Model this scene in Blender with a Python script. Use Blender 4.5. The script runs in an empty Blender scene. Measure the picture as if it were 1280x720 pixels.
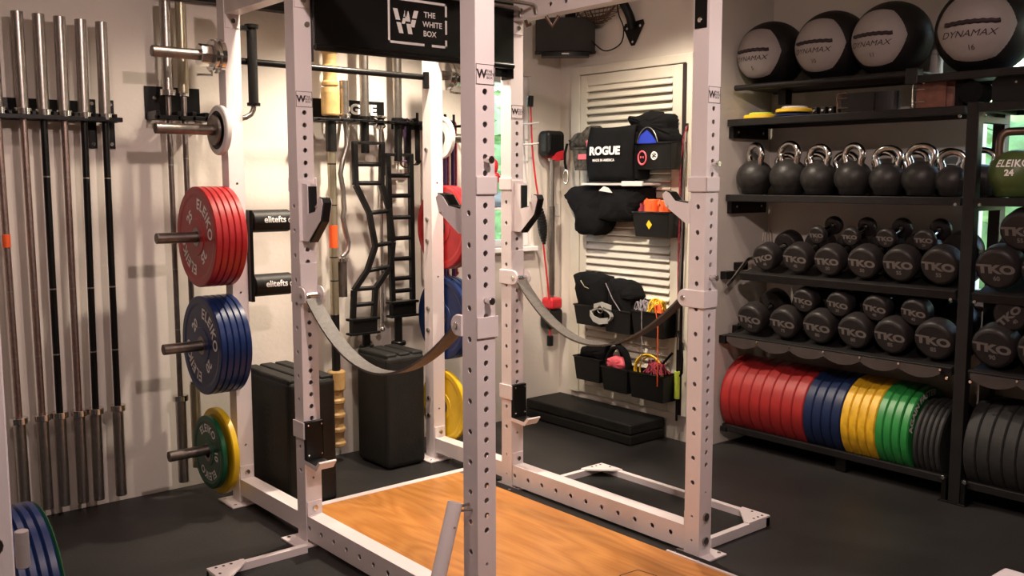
import bpy, bmesh, math, random
from mathutils import Vector, Matrix
from math import sin, cos, pi, sqrt, radians
random.seed(7)
scene = bpy.context.scene
C = scene.collection
V = Vector
X_, Y_, Z_ = V((1,0,0)), V((0,1,0)), V((0,0,1))

# ------------------------------------------------------------------ materials
def nt(name):
    m = bpy.data.materials.new(name); m.use_nodes = True
    return m, m.node_tree.nodes, m.node_tree.links, m.node_tree.nodes['Principled BSDF']
def mat(name, col, rough=.5, metal=0., var=.12, scale=12., bump=0., bscale=200., coat=0.):
    m, n, l, b = nt(name)
    b.inputs['Roughness'].default_value = rough; b.inputs['Metallic'].default_value = metal
    if not metal and max(col)<.1: b.inputs['Specular IOR Level'].default_value = .12 if rough>.8 else .3
    if coat: b.inputs['Coat Weight'].default_value = coat
    tc = n.new('ShaderNodeTexCoord'); no = n.new('ShaderNodeTexNoise'); no.inputs['Scale'].default_value = scale
    no.inputs['Detail'].default_value = 5
    l.new(tc.outputs['Object'], no.inputs['Vector'])
    r = n.new('ShaderNodeValToRGB'); r.color_ramp.elements[0].position = .3; r.color_ramp.elements[1].position = .7
    r.color_ramp.elements[0].color = (*[c*(1-var) for c in col], 1); r.color_ramp.elements[1].color = (*[min(1, c*(1+var)) for c in col], 1)
    l.new(no.outputs['Fac'], r.inputs['Fac']); l.new(r.outputs['Color'], b.inputs['Base Color'])
    if bump:
        n2 = n.new('ShaderNodeTexNoise'); n2.inputs['Scale'].default_value = bscale; l.new(tc.outputs['Object'], n2.inputs['Vector'])
        bp = n.new('ShaderNodeBump'); bp.inputs['Strength'].default_value = bump; bp.inputs['Distance'].default_value = .004
        l.new(n2.outputs['Fac'], bp.inputs['Height']); l.new(bp.outputs['Normal'], b.inputs['Normal'])
    return m
WALL = mat('cream_plaster', (.68,.63,.57), .85, var=.03, scale=3, bump=.25, bscale=40)
CEIL = mat('ceiling_paint', (.75,.72,.66), .9, var=.02)
WHITE = mat('white_powder_coat', (.80,.73,.73), .38, var=.02, scale=6)
DOORW = mat('cream_gloss_paint', (.68,.64,.55), .45, var=.03)
BLACK = mat('black_powder_coat', (.004,.0038,.0038), .36, var=.2)
SHELFB = mat('rack_black', (.011,.010,.010), .45, var=.2)
RUBBER = mat('black_rubber', (.022,.022,.022), .6, var=.25, scale=30, bump=.3, bscale=300)
HEADR = mat('dumbbell_rubber', (.020,.017,.017), .42, var=.2, scale=20, bump=.15)
FOAM = mat('black_foam_vinyl', (.012,.012,.011), .62, var=.2, bump=.4, bscale=120)
CHROME = mat('polished_chrome', (.72,.70,.68), .16, 1, var=.04)
STEEL = mat('brushed_steel', (.42,.39,.36), .33, 1, var=.1, scale=40)
DARKSTEEL = mat('worn_grey_steel', (.24,.21,.19), .38, 1, var=.15, scale=30)
ROSE = mat('knurled_steel', (.40,.30,.27), .36, 1, var=.15, scale=60)
OLIVE = mat('olive_sleeve', (.40,.36,.26), .35, .8, var=.1)
RED = mat('red_rubber', (.34,.012,.015), .38, var=.12, scale=15)
REDB = mat('dark_red_bumper', (.30,.017,.017), .45, var=.18, scale=14)
BLUE = mat('blue_rubber', (.008,.021,.085), .33, var=.12)
BLUEB = mat('navy_bumper', (.010,.020,.065), .4, var=.15)
YELLOW = mat('yellow_rubber', (.70,.46,.01), .4, var=.1)
YELB = mat('yellow_bumper', (.66,.38,.015), .48, var=.25, scale=18)
GREEN = mat('green_rubber', (.008,.075,.03), .35, var=.12)
GREENB = mat('green_bumper', (.02,.22,.045), .42, var=.15)
PRINT = mat('white_print', (.82,.80,.78), .6, var=.03)
PRINTG = mat('grey_print', (.13,.112,.105), .6, var=.05)
PRINTD = mat('dark_print', (.03,.02,.022), .6, var=.05)
STRAP = mat('grey_webbing', (.10,.088,.078), .5, var=.2, scale=60, bump=.4, bscale=400)
BAMBOO = mat('tan_bamboo', (.50,.32,.13), .42, var=.2, scale=20)
GREYV = mat('grey_vinyl', (.30,.27,.26), .6, var=.1, scale=5, bump=.3, bscale=60)
BLACKV = mat('black_vinyl', (.009,.008,.008), .5, var=.2, bump=.3, bscale=60)
CLOTH = mat('black_fabric', (.006,.006,.0065), .9, var=.3, bump=.5, bscale=250)
NAVYC = mat('navy_fabric', (.012,.014,.035), .9, var=.3, bump=.5, bscale=250)
GREYC = mat('grey_camo_fabric', (.075,.07,.06), .9, var=.7, scale=35, bump=.5, bscale=250)
PLASTIC = mat('black_plastic', (.007,.007,.007), .4, var=.1)
ORANGE = mat('orange_plastic', (.85,.11,.02), .5, var=.1)
PINK = mat('pink_rubber', (.75,.12,.16), .5, var=.15)
YELP = mat('yellow_plastic', (.85,.55,.03), .4, var=.1)
LIME = mat('lime_foam', (.50,.62,.06), .6, var=.1)
REDP = mat('red_plastic', (.50,.02,.03), .35, var=.1)
MAROON = mat('maroon_mesh', (.28,.03,.05), .8, var=.5, scale=60)
BLUEP = mat('bright_blue_plastic', (.02,.05,.5), .4, var=.1)
GREYY = mat('grey_yarn', (.22,.20,.22), .8, var=.3, scale=60)
LEATHER = mat('brown_leather', (.15,.055,.035), .5, var=.3, scale=25, bump=.3)
LEATHERB = mat('black_leather', (.012,.010,.010), .45, var=.3, scale=25, bump=.3)
KGREEN = mat('green_kettlebell', (.075,.115,.03), .45, var=.15)
IRON = mat('black_cast_iron', (.024,.023,.022), .42, var=.25, scale=25, bump=.25, bscale=150)
BRONZE = mat('worn_handle', (.16,.10,.075), .4, .7, var=.2)
PURPLE = mat('purple_rubber', (.08,.04,.12), .6)
SPEAK = mat('speaker_cloth', (.030,.028,.026), .8, var=.1, bump=.3, bscale=500)
LEAF = mat('leaf_green', (.30,.50,.20), .6, var=.4, scale=8)
GRASS = mat('garden_grass', (.12,.22,.06), .9, var=.4, scale=6)
UPVC = mat('window_frame_white', (.80,.80,.80), .35, var=.02)
PALE = mat('pale_plastic', (.65,.63,.60), .4, var=.03)

GREYL = mat('pale_grey_webbing', (.36,.36,.33), .7, var=.1)
def wood_mat():
    m, n, l, b = nt('varnished_plywood')
    tc = n.new('ShaderNodeTexCoord'); mp = n.new('ShaderNodeMapping'); mp.inputs['Scale'].default_value = (1.5,.42,1.)
    mp.inputs['Location'].default_value = (-3.55,-1.35,0)
    l.new(tc.outputs['Object'], mp.inputs['Vector'])
    no = n.new('ShaderNodeTexNoise'); no.inputs['Scale'].default_value = 1.5; no.inputs['Detail'].default_value = 2
    l.new(mp.outputs['Vector'], no.inputs['Vector'])
    mu = n.new('ShaderNodeMath'); mu.operation = 'MULTIPLY'; mu.inputs[1].default_value = 16
    l.new(no.outputs['Fac'], mu.inputs[0])
    fr = n.new('ShaderNodeMath'); fr.operation = 'PINGPONG'; fr.inputs[1].default_value = .5
    l.new(mu.outputs[0], fr.inputs[0])
    fine = n.new('ShaderNodeTexNoise'); fine.inputs['Scale'].default_value = 14; fine.inputs['Detail'].default_value = 5
    mp2 = n.new('ShaderNodeMapping'); mp2.inputs['Scale'].default_value = (6,.35,1)
    l.new(tc.outputs['Object'], mp2.inputs['Vector']); l.new(mp2.outputs['Vector'], fine.inputs['Vector'])
    ad = n.new('ShaderNodeMath'); ad.operation = 'MULTIPLY_ADD'; ad.inputs[1].default_value = .9
    l.new(fr.outputs[0], ad.inputs[0]); l.new(fine.outputs['Fac'], ad.inputs[2])
    r = n.new('ShaderNodeValToRGB'); e = r.color_ramp.elements
    e[0].position = .3; e[0].color = (.46,.17,.035,1); e[1].position = .95; e[1].color = (.62,.27,.07,1)
    l.new(ad.outputs[0], r.inputs['Fac']); l.new(r.outputs['Color'], b.inputs['Base Color'])
    b.inputs['Roughness'].default_value = .33
    return m
WOOD = wood_mat()
def floor_mat(name='rubber_floor', c0=(.022,.022,.022), c1=(.045,.045,.045)):
    m, n, l, b = nt(name)
    tc = n.new('ShaderNodeTexCoord'); no = n.new('ShaderNodeTexNoise'); no.inputs['Scale'].default_value = 90; no.inputs['Detail'].default_value = 6
    l.new(tc.outputs['Object'], no.inputs['Vector'])
    n2 = n.new('ShaderNodeTexNoise'); n2.inputs['Scale'].default_value = 1.6; n2.inputs['Detail'].default_value = 4; l.new(tc.outputs['Object'], n2.inputs['Vector'])
    mx = n.new('ShaderNodeMath'); mx.operation = 'MULTIPLY_ADD'; mx.inputs[1].default_value = .6; l.new(n2.outputs['Fac'], mx.inputs[0])
    m3 = n.new('ShaderNodeMath'); m3.operation = 'MULTIPLY'; m3.inputs[1].default_value = .4; l.new(no.outputs['Fac'], m3.inputs[0]); l.new(m3.outputs[0], mx.inputs[2])
    r = n.new('ShaderNodeValToRGB'); r.color_ramp.elements[0].position = .35; r.color_ramp.elements[1].position = .68
    r.color_ramp.elements[0].color = (*c0,1); r.color_ramp.elements[1].color = (*c1,1)
    l.new(mx.outputs[0], r.inputs['Fac']); l.new(r.outputs['Color'], b.inputs['Base Color'])
    bp = n.new('ShaderNodeBump'); bp.inputs['Strength'].default_value = .25; bp.inputs['Distance'].default_value = .003
    l.new(no.outputs['Fac'], bp.inputs['Height']); l.new(bp.outputs['Normal'], b.inputs['Normal'])
    b.inputs['Roughness'].default_value = .5; b.inputs['Specular IOR Level'].default_value = .3
    return m
FLOOR = floor_mat(c0=(.016,.0150,.0150),c1=(.036,.034,.034))
INLAY = floor_mat('rubber_inlay', (.010,.010,.010), (.018,.018,.018))
def glass_mat():
    m, n, l, b = nt('window_glass')
    b.inputs['Base Color'].default_value = (1,1,1,1); b.inputs['Roughness'].default_value = 0
    b.inputs['Transmission Weight'].default_value = 1; b.inputs['IOR'].default_value = 1.02
    return m
GLASS = glass_mat()

# ------------------------------------------------------------------ mesh builder
_tc = {}
def text_geo(s, bold=0., shear=0., spacing=1.):
    k = (s, bold, shear, spacing)
    if k not in _tc:
        cu = bpy.data.curves.new('lettering', 'FONT'); cu.body = s; cu.size = 1; cu.align_x = 'CENTER'; cu.align_y = 'CENTER'
        cu.offset = bold; cu.shear = shear; cu.space_character = spacing; cu.resolution_u = 4
        ob = bpy.data.objects.new('t', cu); C.objects.link(ob)
        dg = bpy.context.evaluated_depsgraph_get(); dg.update()
        me = bpy.data.meshes.new_from_object(ob.evaluated_get(dg))
        bm=bmesh.new(); bm.from_mesh(me)
        for q in range(-9,10):
            bmesh.ops.bisect_plane(bm,geom=bm.verts[:]+bm.edges[:]+bm.faces[:],plane_co=(0,q*.07,0),plane_no=(0,1,0))
        bm.verts.index_update(); _tc[k]=([v.co.copy() for v in bm.verts],[tuple(v.index for v in f.verts) for f in bm.faces]); bm.free()
        bpy.data.objects.remove(ob); bpy.data.meshes.remove(me); bpy.data.curves.remove(cu)
    return _tc[k]

def frame(d):
    d = d.normalized(); a = Z_ if abs(d.z) < .9 else X_
    u = d.cross(a).normalized(); return u, d.cross(u).normalized()

SPLIT={'screw','bolt','buckle_prong','grip_flange','hook','shelf_bolt'}
class MB:
    def __init__(s): s.v=[]; s.f=[]; s.m=[]; s.s=[]
    def add(s, vs, fs, m=0, sm=False):
        o = len(s.v); s.v += [V(v) for v in vs]
        for f in fs: s.f.append([i+o for i in f]); s.m.append(m); s.s.append(sm)
        return s
    def box(s, x0,x1,y0,y1,z0,z1, m=0):
        vs=[(x,y,z) for x in (x0,x1) for y in (y0,y1) for z in (z0,z1)]
        return s.add(vs, [(0,1,3,2),(4,6,7,5),(0,4,5,1),(2,3,7,6),(0,2,6,4),(1,5,7,3)], m)
    def obox(s, c, ax, ay, az, m=0):      # half-extent vectors
        c=V(c); vs=[c+a*V(ax)+b*V(ay)+d*V(az) for a in (-1,1) for b in (-1,1) for d in (-1,1)]
        return s.add(vs, [(0,1,3,2),(4,6,7,5),(0,4,5,1),(2,3,7,6),(0,2,6,4),(1,5,7,3)], m)
    def lathe(s, prof, o, d, n=24, m=0, sm=True, capa=True, capb=True):   # prof [(r,h)]; consecutive equal segments smooth, hard creases duplicated
        o=V(o); d=V(d).normalized(); u,w=frame(d)
        for (r0,h0),(r1,h1) in zip(prof, prof[1:]):
            vs=[o+d*h+(u*cos(2*pi*i/n)+w*sin(2*pi*i/n))*r for (r,h) in ((r0,h0),(r1,h1)) for i in range(n)]
            s.add(vs, [(i,(i+1)%n,(i+1)%n+n,i+n) for i in range(n)], m, sm)
        for (r,h),ok in ((prof[0],capa),(prof[-1],capb)):
            if ok and r>1e-5: s.add([o+d*h+(u*cos(2*pi*i/n)+w*sin(2*pi*i/n))*r for i in range(n)], [tuple(range(n))], m)
        return s
    def cyl(s, a, b, r, r2=None, n=20, m=0):
        a=V(a); b=V(b); L=(b-a).length; r2=r if r2 is None else r2
        c=min(.0015, r*.15, L*.2)
        return s.lathe([(r-c,0),(r,c),(r2,L-c),(r2-c,L)], a, b-a, n, m)
    def smoothlathe(s, prof, o, d, n=28, m=0, mf=None):
        o=V(o); d=V(d).normalized(); u,w=frame(d)
        vs=[o+d*h+(u*cos(2*pi*i/n)+w*sin(2*pi*i/n))*max(r,1e-5) for (r,h) in prof for i in range(n)]
        k=len(prof); fs=[(j*n+i,j*n+(i+1)%n,(j+1)*n+(i+1)%n,(j+1)*n+i) for j in range(k-1) for i in range(n)]
        s.add(vs, fs, m, True); return s
    def tube(s, pts, r, n=10, m=0, closed=False):
        pts=[V(p) for p in pts]; k=len(pts); u=None; vs=[]
        for i,p in enumerate(pts):
            if closed: t=(pts[(i+1)%k]-pts[i-1])
            else: t=pts[min(i+1,k-1)]-pts[max(i-1,0)]
            t.normalize()
            if u is None: u,_=frame(t)
            u=(u-t*u.dot(t)).normalized(); w=t.cross(u)
            rr=r[i] if isinstance(r,(list,tuple)) else r
            vs+=[p+(u*cos(2*pi*a/n)+w*sin(2*pi*a/n))*rr for a in range(n)]
        fs=[(j*n+i,j*n+(i+1)%n,((j+1)%k)*n+(i+1)%n,((j+1)%k)*n+i) for j in range(k if closed else k-1) for i in range(n)]
        s.add(vs, fs, m, True)
        if not closed: s.add(vs[:n],[tuple(range(n))],m); s.add(vs[-n:],[tuple(range(n))],m)
        return s
    def ribbon(s, pts, wv, t, m=0):       # strip of width 2*|wv|, thickness t
        pts=[V(p) for p in pts]; wv=V(wv); k=len(pts); vs=[]
        for i,p in enumerate(pts):
            d=(pts[min(i+1,k-1)]-pts[max(i-1,0)]).normalized(); nn=d.cross(wv.normalized()).normalized()*t/2
            vs+=[p-wv-nn,p+wv-nn,p+wv+nn,p-wv+nn]
        fs=[(4*j+i,4*j+(i+1)%4,4*j+4+(i+1)%4,4*j+4+i) for j in range(k-1) for i in range(4)]
        s.add(vs,fs+[(0,1,2,3),tuple(4*(k-1)+i for i in range(4))],m,False); return s
    def prism(s, poly, o, u, w, t, m=0):  # poly 2d in (u,w); extruded by vector t
        o=V(o);u=V(u);w=V(w);t=V(t); a=[o+u*p[0]+w*p[1] for p in poly]; n=len(a)
        s.add(a+[p+t for p in a],[tuple(range(n)),tuple(range(n,2*n))]+[(i,(i+1)%n,(i+1)%n+n,i+n) for i in range(n)],m); return s
    def sphere(s, c, r, n=20, k=12, m=0, sc=(1,1,1)):
        c=V(c); vs=[c+V((sc[0]*r*sin(pi*j/k)*cos(2*pi*i/n),sc[1]*r*sin(pi*j/k)*sin(2*pi*i/n),sc[2]*r*cos(pi*j/k))) for j in range(k+1) for i in range(n)]
        return s.add(vs,[(j*n+i,j*n+(i+1)%n,(j+1)*n+(i+1)%n,(j+1)*n+i) for j in range(k) for i in range(n)],m,True)
    def torus(s, c, ax, R, r, n=32, k=10, m=0, a0=0, a1=2*pi):
        c=V(c); u,w=frame(V(ax)); full=abs(a1-a0-2*pi)<1e-6
        q=n if full else n+1
        return s.tube([c+(u*cos(a0+(a1-a0)*i/n)+w*sin(a0+(a1-a0)*i/n))*R for i in range(q)], r, k, m, full)
    def text(s, t, size, o, right, up, m=1, bold=.012, shear=0., sx=1., off=.0008, warp=None, arc=None, spacing=1.):
        o=V(o); right=V(right).normalized(); up=V(up).normalized(); nn=right.cross(up)
        vs,fs=text_geo(t,bold,shear,spacing); out=[]
        for v in vs:
            x,y=v.x*size*sx,v.y*size
            if arc:
                R,phi=arc; a=phi-x/R; rr=R+y; x,y=rr*cos(a),rr*sin(a)
            p=o+right*x+up*y+nn*off
            out.append(warp(p) if warp else p)
        return s.add(out,fs,m)
    def pieces(s):
        par={}
        def find(a):
            while par.setdefault(a,a)!=a: par[a]=par[par[a]]; a=par[a]
            return a
        key=lambda i: tuple(round(c,4) for c in s.v[i])
        for f in s.f:
            for i in f[1:]: par[find(key(i))]=find(key(f[0]))
        g={}
        for f,m,sm in zip(s.f,s.m,s.s): g.setdefault(find(key(f[0])),[]).append((f,m,sm))
        out=[]
        for fs in g.values():
            q=MB(); ix={}
            for f,m,sm in fs:
                for i in f:
                    if i not in ix: ix[i]=len(q.v); q.v.append(s.v[i])
                q.f.append([ix[i] for i in f]); q.m.append(m); q.s.append(sm)
            out.append(q)
        return out
    def build(s, name, mats, parent=None, bevel=0., seg=2, sub=0):
        if name in SPLIT and len(s.f)>1:
            pc=s.pieces()
            if len(pc)>1:
                out=[q.build(name,mats,parent,bevel,seg,sub) for q in pc]
                return out[0]
        org=V((0,0,0)); p=parent
        while p: org+=V(p.location); p=p.parent
        me=bpy.data.meshes.new(name); me.from_pydata([v-org for v in s.v],[],s.f)
        for mt in (mats if isinstance(mats,(list,tuple)) else [mats]): me.materials.append(mt)
        me.polygons.foreach_set('material_index',s.m); me.polygons.foreach_set('use_smooth',s.s); me.update()
        o=bpy.data.objects.new(name,me); C.objects.link(o)
        if parent: o.parent=parent
        if bevel:
            b=o.modifiers.new('Bevel','BEVEL'); b.width=bevel; b.segments=seg; b.limit_method='ANGLE'; b.angle_limit=radians(40)
        if sub:
            u=o.modifiers.new('Subdivision','SUBSURF'); u.levels=sub; u.render_levels=sub
        return o

def tag(o, label, cat, group=None):
    o['label']=label; o['category']=cat
    if group: o['group']=group
    return o
def thing(name, loc, label, cat, group=None):
    o=bpy.data.objects.new(name,None); C.objects.link(o); o.location=loc; o.empty_display_size=.05
    return tag(o,label,cat,group)
def struct(o): o['kind']='structure'; return o
def dup(o, parent=None, loc=None, label=None):
    c=o.copy(); C.objects.link(c)
    if parent: c.parent=parent
    if loc is not None: c.location=loc
    if label: c['label']=label
    for ch in list(o.children): dup(ch,c)
    return c
ORD=['first','second','third','fourth','fifth','sixth','seventh','eighth','ninth','tenth']

# ------------------------------------------------------------------ room shell
WR=4.60      # rear wall plane (y)
XD=4.27      # wall with the louvred hatch (x)
YA=3.39      # face of the step in the wall (y)
XS=4.83      # wall behind the shelving (x)
H=2.78
struct(MB().box(-1.6,4.95,-1.8,4.7,-.1,0).build('floor',FLOOR))
struct(MB().box(-1.6,4.95,-1.8,4.7,H,H+.1).build('ceiling',CEIL))
WX0,WX1,WZ0,WZ1=3.60,4.02,1.10,2.16      # rear window
m=MB(); m.box(-1.6,WX0,WR,WR+.12,0,H); m.box(WX1,XD+.1,WR,WR+.12,0,H); m.box(WX0,WX1,WR,WR+.12,0,WZ0); m.box(WX0,WX1,WR,WR+.12,WZ1,H)
struct(m.build('wall_rear',WALL))
struct(MB().box(XD,XS+.12,YA,WR,0,H).build('wall_right',WALL))
SY0,SY1,SZ0,SZ1=.9,2.225,.92,2.42      # window behind the shelves
m=MB(); m.box(XS,XS+.12,SY1,YA,0,H); m.box(XS,XS+.12,-1.8,SY0,0,H); m.box(XS,XS+.12,SY0,SY1,0,SZ0); m.box(XS,XS+.12,SY0,SY1,SZ1,H)
struct(m.build('wall_shelving',WALL))
struct(MB().box(-1.7,-1.6,-1.8,4.7,0,H).build('wall_left',WALL))
struct(MB().box(-1.6,4.95,-1.9,-1.8,0,H).build('wall_front',WALL))

def window(name, o, u, n, w, h, bars):     # o lower corner, u along, n outward normal
    root=bpy.data.objects.new(name,None); C.objects.link(root); root.location=o; struct(root)
    o=V(o);u=V(u);n=V(n); t=.045
    def bar(mb,a0,a1,z0,z1,d0=.03,d1=.09):
        c=o+u*(a0+a1)/2+Z_*(z0+z1)/2+n*(d0+d1)/2; mb.obox(c,u*(a1-a0)/2,n*(d1-d0)/2,Z_*(z1-z0)/2)
    f=MB(); bar(f,0,t,0,h); bar(f,w-t,w,0,h); bar(f,t,w-t,0,t); bar(f,t,w-t,h-t,h)
    for b in bars: bar(f,b-.03,b+.03,t,h-t)
    f.build('window_frame',UPVC,root,.004)
    g=MB(); bar(g,t,w-t,t,h-t,.055,.061); g.build('pane',GLASS,root)
    s=MB(); bar(s,-.02,w+.02,-.03,0,-.05,.03); s.build('window_sill',UPVC,root,.004)
window('window_1',(WX0,WR,WZ0),X_,Y_,WX1-WX0,WZ1-WZ0,[])
window('window_2',(XS,SY0,SZ0),Y_,X_,SY1-SY0,SZ1-SZ0,[.62])

# garden outside
tag(MB().box(5.0,9.5,-3,9,-.3,-.2).build('garden_lawn',GRASS),'green lawn outside the windows','grass'); bpy.data.objects['garden_lawn']['kind']='structure'
def hedge(name, c, sx, sy, sz, label, n=900):
    root=thing(name,(c[0],c[1],c[2]-sz),label,'bush','green bushes outside the windows')
    MB().sphere(c,1,24,14,0,(sx*.8,sy*.8,sz*.85)).build('foliage_core',LEAF,root)
    mb=MB(); rnd=random.Random(hash(name+str(c[0]))%999 if False else int(c[0]*100+c[1]*10))
    for i in range(n):
        a=rnd.uniform(0,2*pi); b=rnd.uniform(-1,1); q=sqrt(1-b*b); r=rnd.uniform(.82,1.08)
        p=V((c[0]+sx*r*q*cos(a),c[1]+sy*r*q*sin(a),c[2]+sz*r*b)); d=V((rnd.uniform(-1,1),rnd.uniform(-1,1),rnd.uniform(-1,1))).normalized()
        u,w=frame(d); L=rnd.uniform(.05,.13)
        mb.add([p-u*L,p+w*L*.45+d*.01,p+u*L,p-w*L*.45+d*.01],[(0,1,2,3)])
    mb.build('leaves',LEAF,root)
hedge('garden_bush',(6.6,2.3,1.0),.9,1.5,1.3,'leafy green bush outside the window behind the shelves')
hedge('garden_bush',(4.6,6.6,1.3),1.3,.8,1.5,'leafy green bush outside the small window in the rear wall')

# ------------------------------------------------------------------ rack
XL,XR=1.87,2.9875; W2=.0375
YF,YM,YB=2.3935,3.5577,4.2125     # post centres
TOP=2.335
rack=thing('power_rack',(2.43,3.3,0),'white steel six-post power rack with hole-drilled uprights around the wooden platform','power rack')
def holed(mb, o, u, nrm, zs, z0, z1, r=.0095, w=.075, N=12, small=()):
    """flat steel face of width w along u with round holes; rim goes inward"""
    o=V(o); u=V(u); nrm=V(nrm); allz=sorted([(z,r) for z in zs]+[(z,.0055) for z in small]); h=.02
    cur=z0
    def quad(a,b):
        if b-a>1e-4: mb.add([o-u*w/2+Z_*a,o+u*w/2+Z_*a,o+u*w/2+Z_*b,o-u*w/2+Z_*b],[(0,1,2,3)])
    for z,rr in allz:
        quad(cur,z-h); cur=z+h
        ring=[];outer=[]
        for i in range(N*2):
            a=2*pi*i/(2*N); c,s_=cos(a),sin(a); ring.append(o+u*rr*c+Z_*(z+rr*s_))
            k=min(w/2/abs(c) if abs(c)>1e-6 else 9, h/abs(s_) if abs(s_)>1e-6 else 9); outer.append(o+u*k*c+Z_*(z+k*s_))
        # insert rectangle corners by snapping nearest samples
        for cx,cz in ((w/2,h),(-w/2,h),(-w/2,-h),(w/2,-h)):
            P=o+u*cx+Z_*(z+cz); j=min(range(2*N),key=lambda q:(outer[q]-P).length); outer[j]=P
        n2=2*N; vs=outer+ring+[p-nrm*.005 for p in ring]
        mb.add(vs,[(i,(i+1)%n2,(i+1)%n2+n2,i+n2) for i in range(n2)]+[(i+n2,(i+1)%n2+n2,(i+1)%n2+2*n2,i+2*n2) for i in range(n2)])
    quad(cur,z1)
def upright(cx,cy,front,side,fsmall=(),ssmall=(),name='upright'):
    mb=MB(); z0,z1=.008,TOP
    holed(mb,(cx,cy-W2,0),X_,-Y_,front,z0,z1,small=fsmall); holed(mb,(cx,cy+W2,0),X_,Y_,front,z0,z1,small=fsmall)
    holed(mb,(cx-W2,cy,0),Y_,-X_,side,z0,z1,small=ssmall); holed(mb,(cx+W2,cy,0),Y_,X_,side,z0,z1,small=ssmall)
    mb.add([(cx-W2,cy-W2,z1),(cx+W2,cy-W2,z1),(cx+W2,cy+W2,z1),(cx-W2,cy+W2,z1)],[(0,1,2,3)])
    return mb.build(name,WHITE,rack)
def sticker(post,cx,yf,z):   # outlined label with W mark
    mb=MB(); y=yf-.0012; w,h,t=.036,.031,.0018
    mb.box(cx-w,cx+w,y,y+.001,z-h,z+h,0)
    for a,b,c,d in ((-w,w,-h,-h+t),(-w,w,h-t,h),(-w,-w+t,-h,h),(w-t,w,-h,h)): mb.box(cx+a,cx+b,y-.0006,y-.0001,z+c,z+d,1)
    mb.text('W',.036,(cx-.014,y,z),X_,Z_,1,.04)
    for k,s in enumerate(('THE','WHITE','BOX')): mb.text(s,.0115,(cx+.017,y,z+.010-.010*k),X_,Z_,1,.012)
    mb.build('maker_label',[WHITE,PRINTD],post)
dense=[1.784-.05*k for k in range(29)]; sidez=[.31+.1*k for k in range(12)]; low=(.17,.07)
posts={}
for n,cx,cy,f,sm in (('C',XL,YF,dense,(.27,)+low),('F',XR,YF,dense,(.27,)+low),('B',XL,YM,dense,(.28,)),('E',XR,YM,dense,(.28,))):
    p=upright(cx,cy,f,sidez,sm,low); posts[n]=p
    sticker(p,cx,cy-W2,1.836)
for n,cx in (('A',XL),('D',XR)):
    posts[n]=upright(cx,YB,(),(),(.28,1.0,1.5),())
# foot plates
for cx,cy in ((XL,YF),(XR,YF),(XL,YM),(XR,YM),(XL,YB),(XR,YB)):
    mb=MB().box(cx-.095,cx+.085,cy-.085,cy+.085,.001,.009)
    for a in (-.07,.065):
        for b in (-.06,.06): mb.cyl((cx+a,cy+b,.008),(cx+a,cy+b,.013),.008,n=10,m=1)
    mb.build('foot_plate',[WHITE,CHROME],rack,.002)
# lower side beams with end flanges
def beam(cx,y0,y1,z0,z1,holes,name='side_beam'):
    mb=MB(); zc=(z0+z1)/2; hh=(z1-z0)/2; w=.034
    for sx in (-1,1):      # side faces with holes, drawn along y
        o=V((cx+sx*w,0,0)); cur=y0
        for hy in sorted(holes):
            N=12; r=.0105; h=.03
            a0=[(cx+sx*w,cur,z0),(cx+sx*w,hy-h,z0),(cx+sx*w,hy-h,z1),(cx+sx*w,cur,z1)]
            if hy-h>cur: mb.add(a0,[(0,1,2,3)])
            ring=[];outer=[]
            for i in range(2*N):
                a=2*pi*i/(2*N); c,s_=cos(a),sin(a); ring.append(V((cx+sx*w,hy+r*c,zc+r*s_)))
                k=min(h/abs(c) if abs(c)>1e-6 else 9,hh/abs(s_) if abs(s_)>1e-6 else 9); outer.append(V((cx+sx*w,hy+k*c,zc+k*s_)))
            for q in ((h,hh),(-h,hh),(-h,-hh),(h,-hh)):
                P=V((cx+sx*w,hy+q[0],zc+q[1])); j=min(range(2*N),key=lambda t:(outer[t]-P).length); outer[j]=P
            n2=2*N; mb.add(outer+ring+[p-X_*sx*.005 for p in ring],[(i,(i+1)%n2,(i+1)%n2+n2,i+n2) for i in range(n2)]+[(i+n2,(i+1)%n2+n2,(i+1)%n2+2*n2,i+2*n2) for i in range(n2)])
            cur=hy+h
        mb.add([(cx+sx*w,cur,z0),(cx+sx*w,y1,z0),(cx+sx*w,y1,z1),(cx+sx*w,cur,z1)],[(0,1,2,3)])
    mb.add([(cx-w,y0,z1),(cx+w,y0,z1),(cx+w,y1,z1),(cx-w,y1,z1)],[(0,1,2,3)]); mb.add([(cx-w,y0,z0),(cx+w,y0,z0),(cx+w,y1,z0),(cx-w,y1,z0)],[(0,1,2,3)])
    o=mb.build(name,WHITE,rack)
    up=z0>1
    for yy,s in ((y0,1),(y1,-1)):
        a,b=(z0-.06,z1) if up else (z0,z1+.06)
        f=MB().box(cx-.034,cx+.034,min(yy,yy+s*.006),max(yy,yy+s*.006),a,b)
        zb=a+.03 if up else b-.03
        f.cyl((cx,yy+s*.006,zb),(cx,yy+s*.016,zb),.012,n=12,m=1); f.build('end_flange',[WHITE,CHROME],o,.002)
    return o
hole_y=[2.506+.0995*k for k in range(11)]
for cx in (XL,XR):
    beam(cx,YF+W2,YM-W2,.022,.122,hole_y)
    beam(cx,YM+W2,YB-W2,.045,.122,[])
    beam(cx,YF+W2,YM-W2,2.252,2.335,[2.55+.1*k for k in range(10)],'top_beam')
    beam(cx,YM+W2,YB-W2,2.252,2.335,[],'top_beam')
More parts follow.
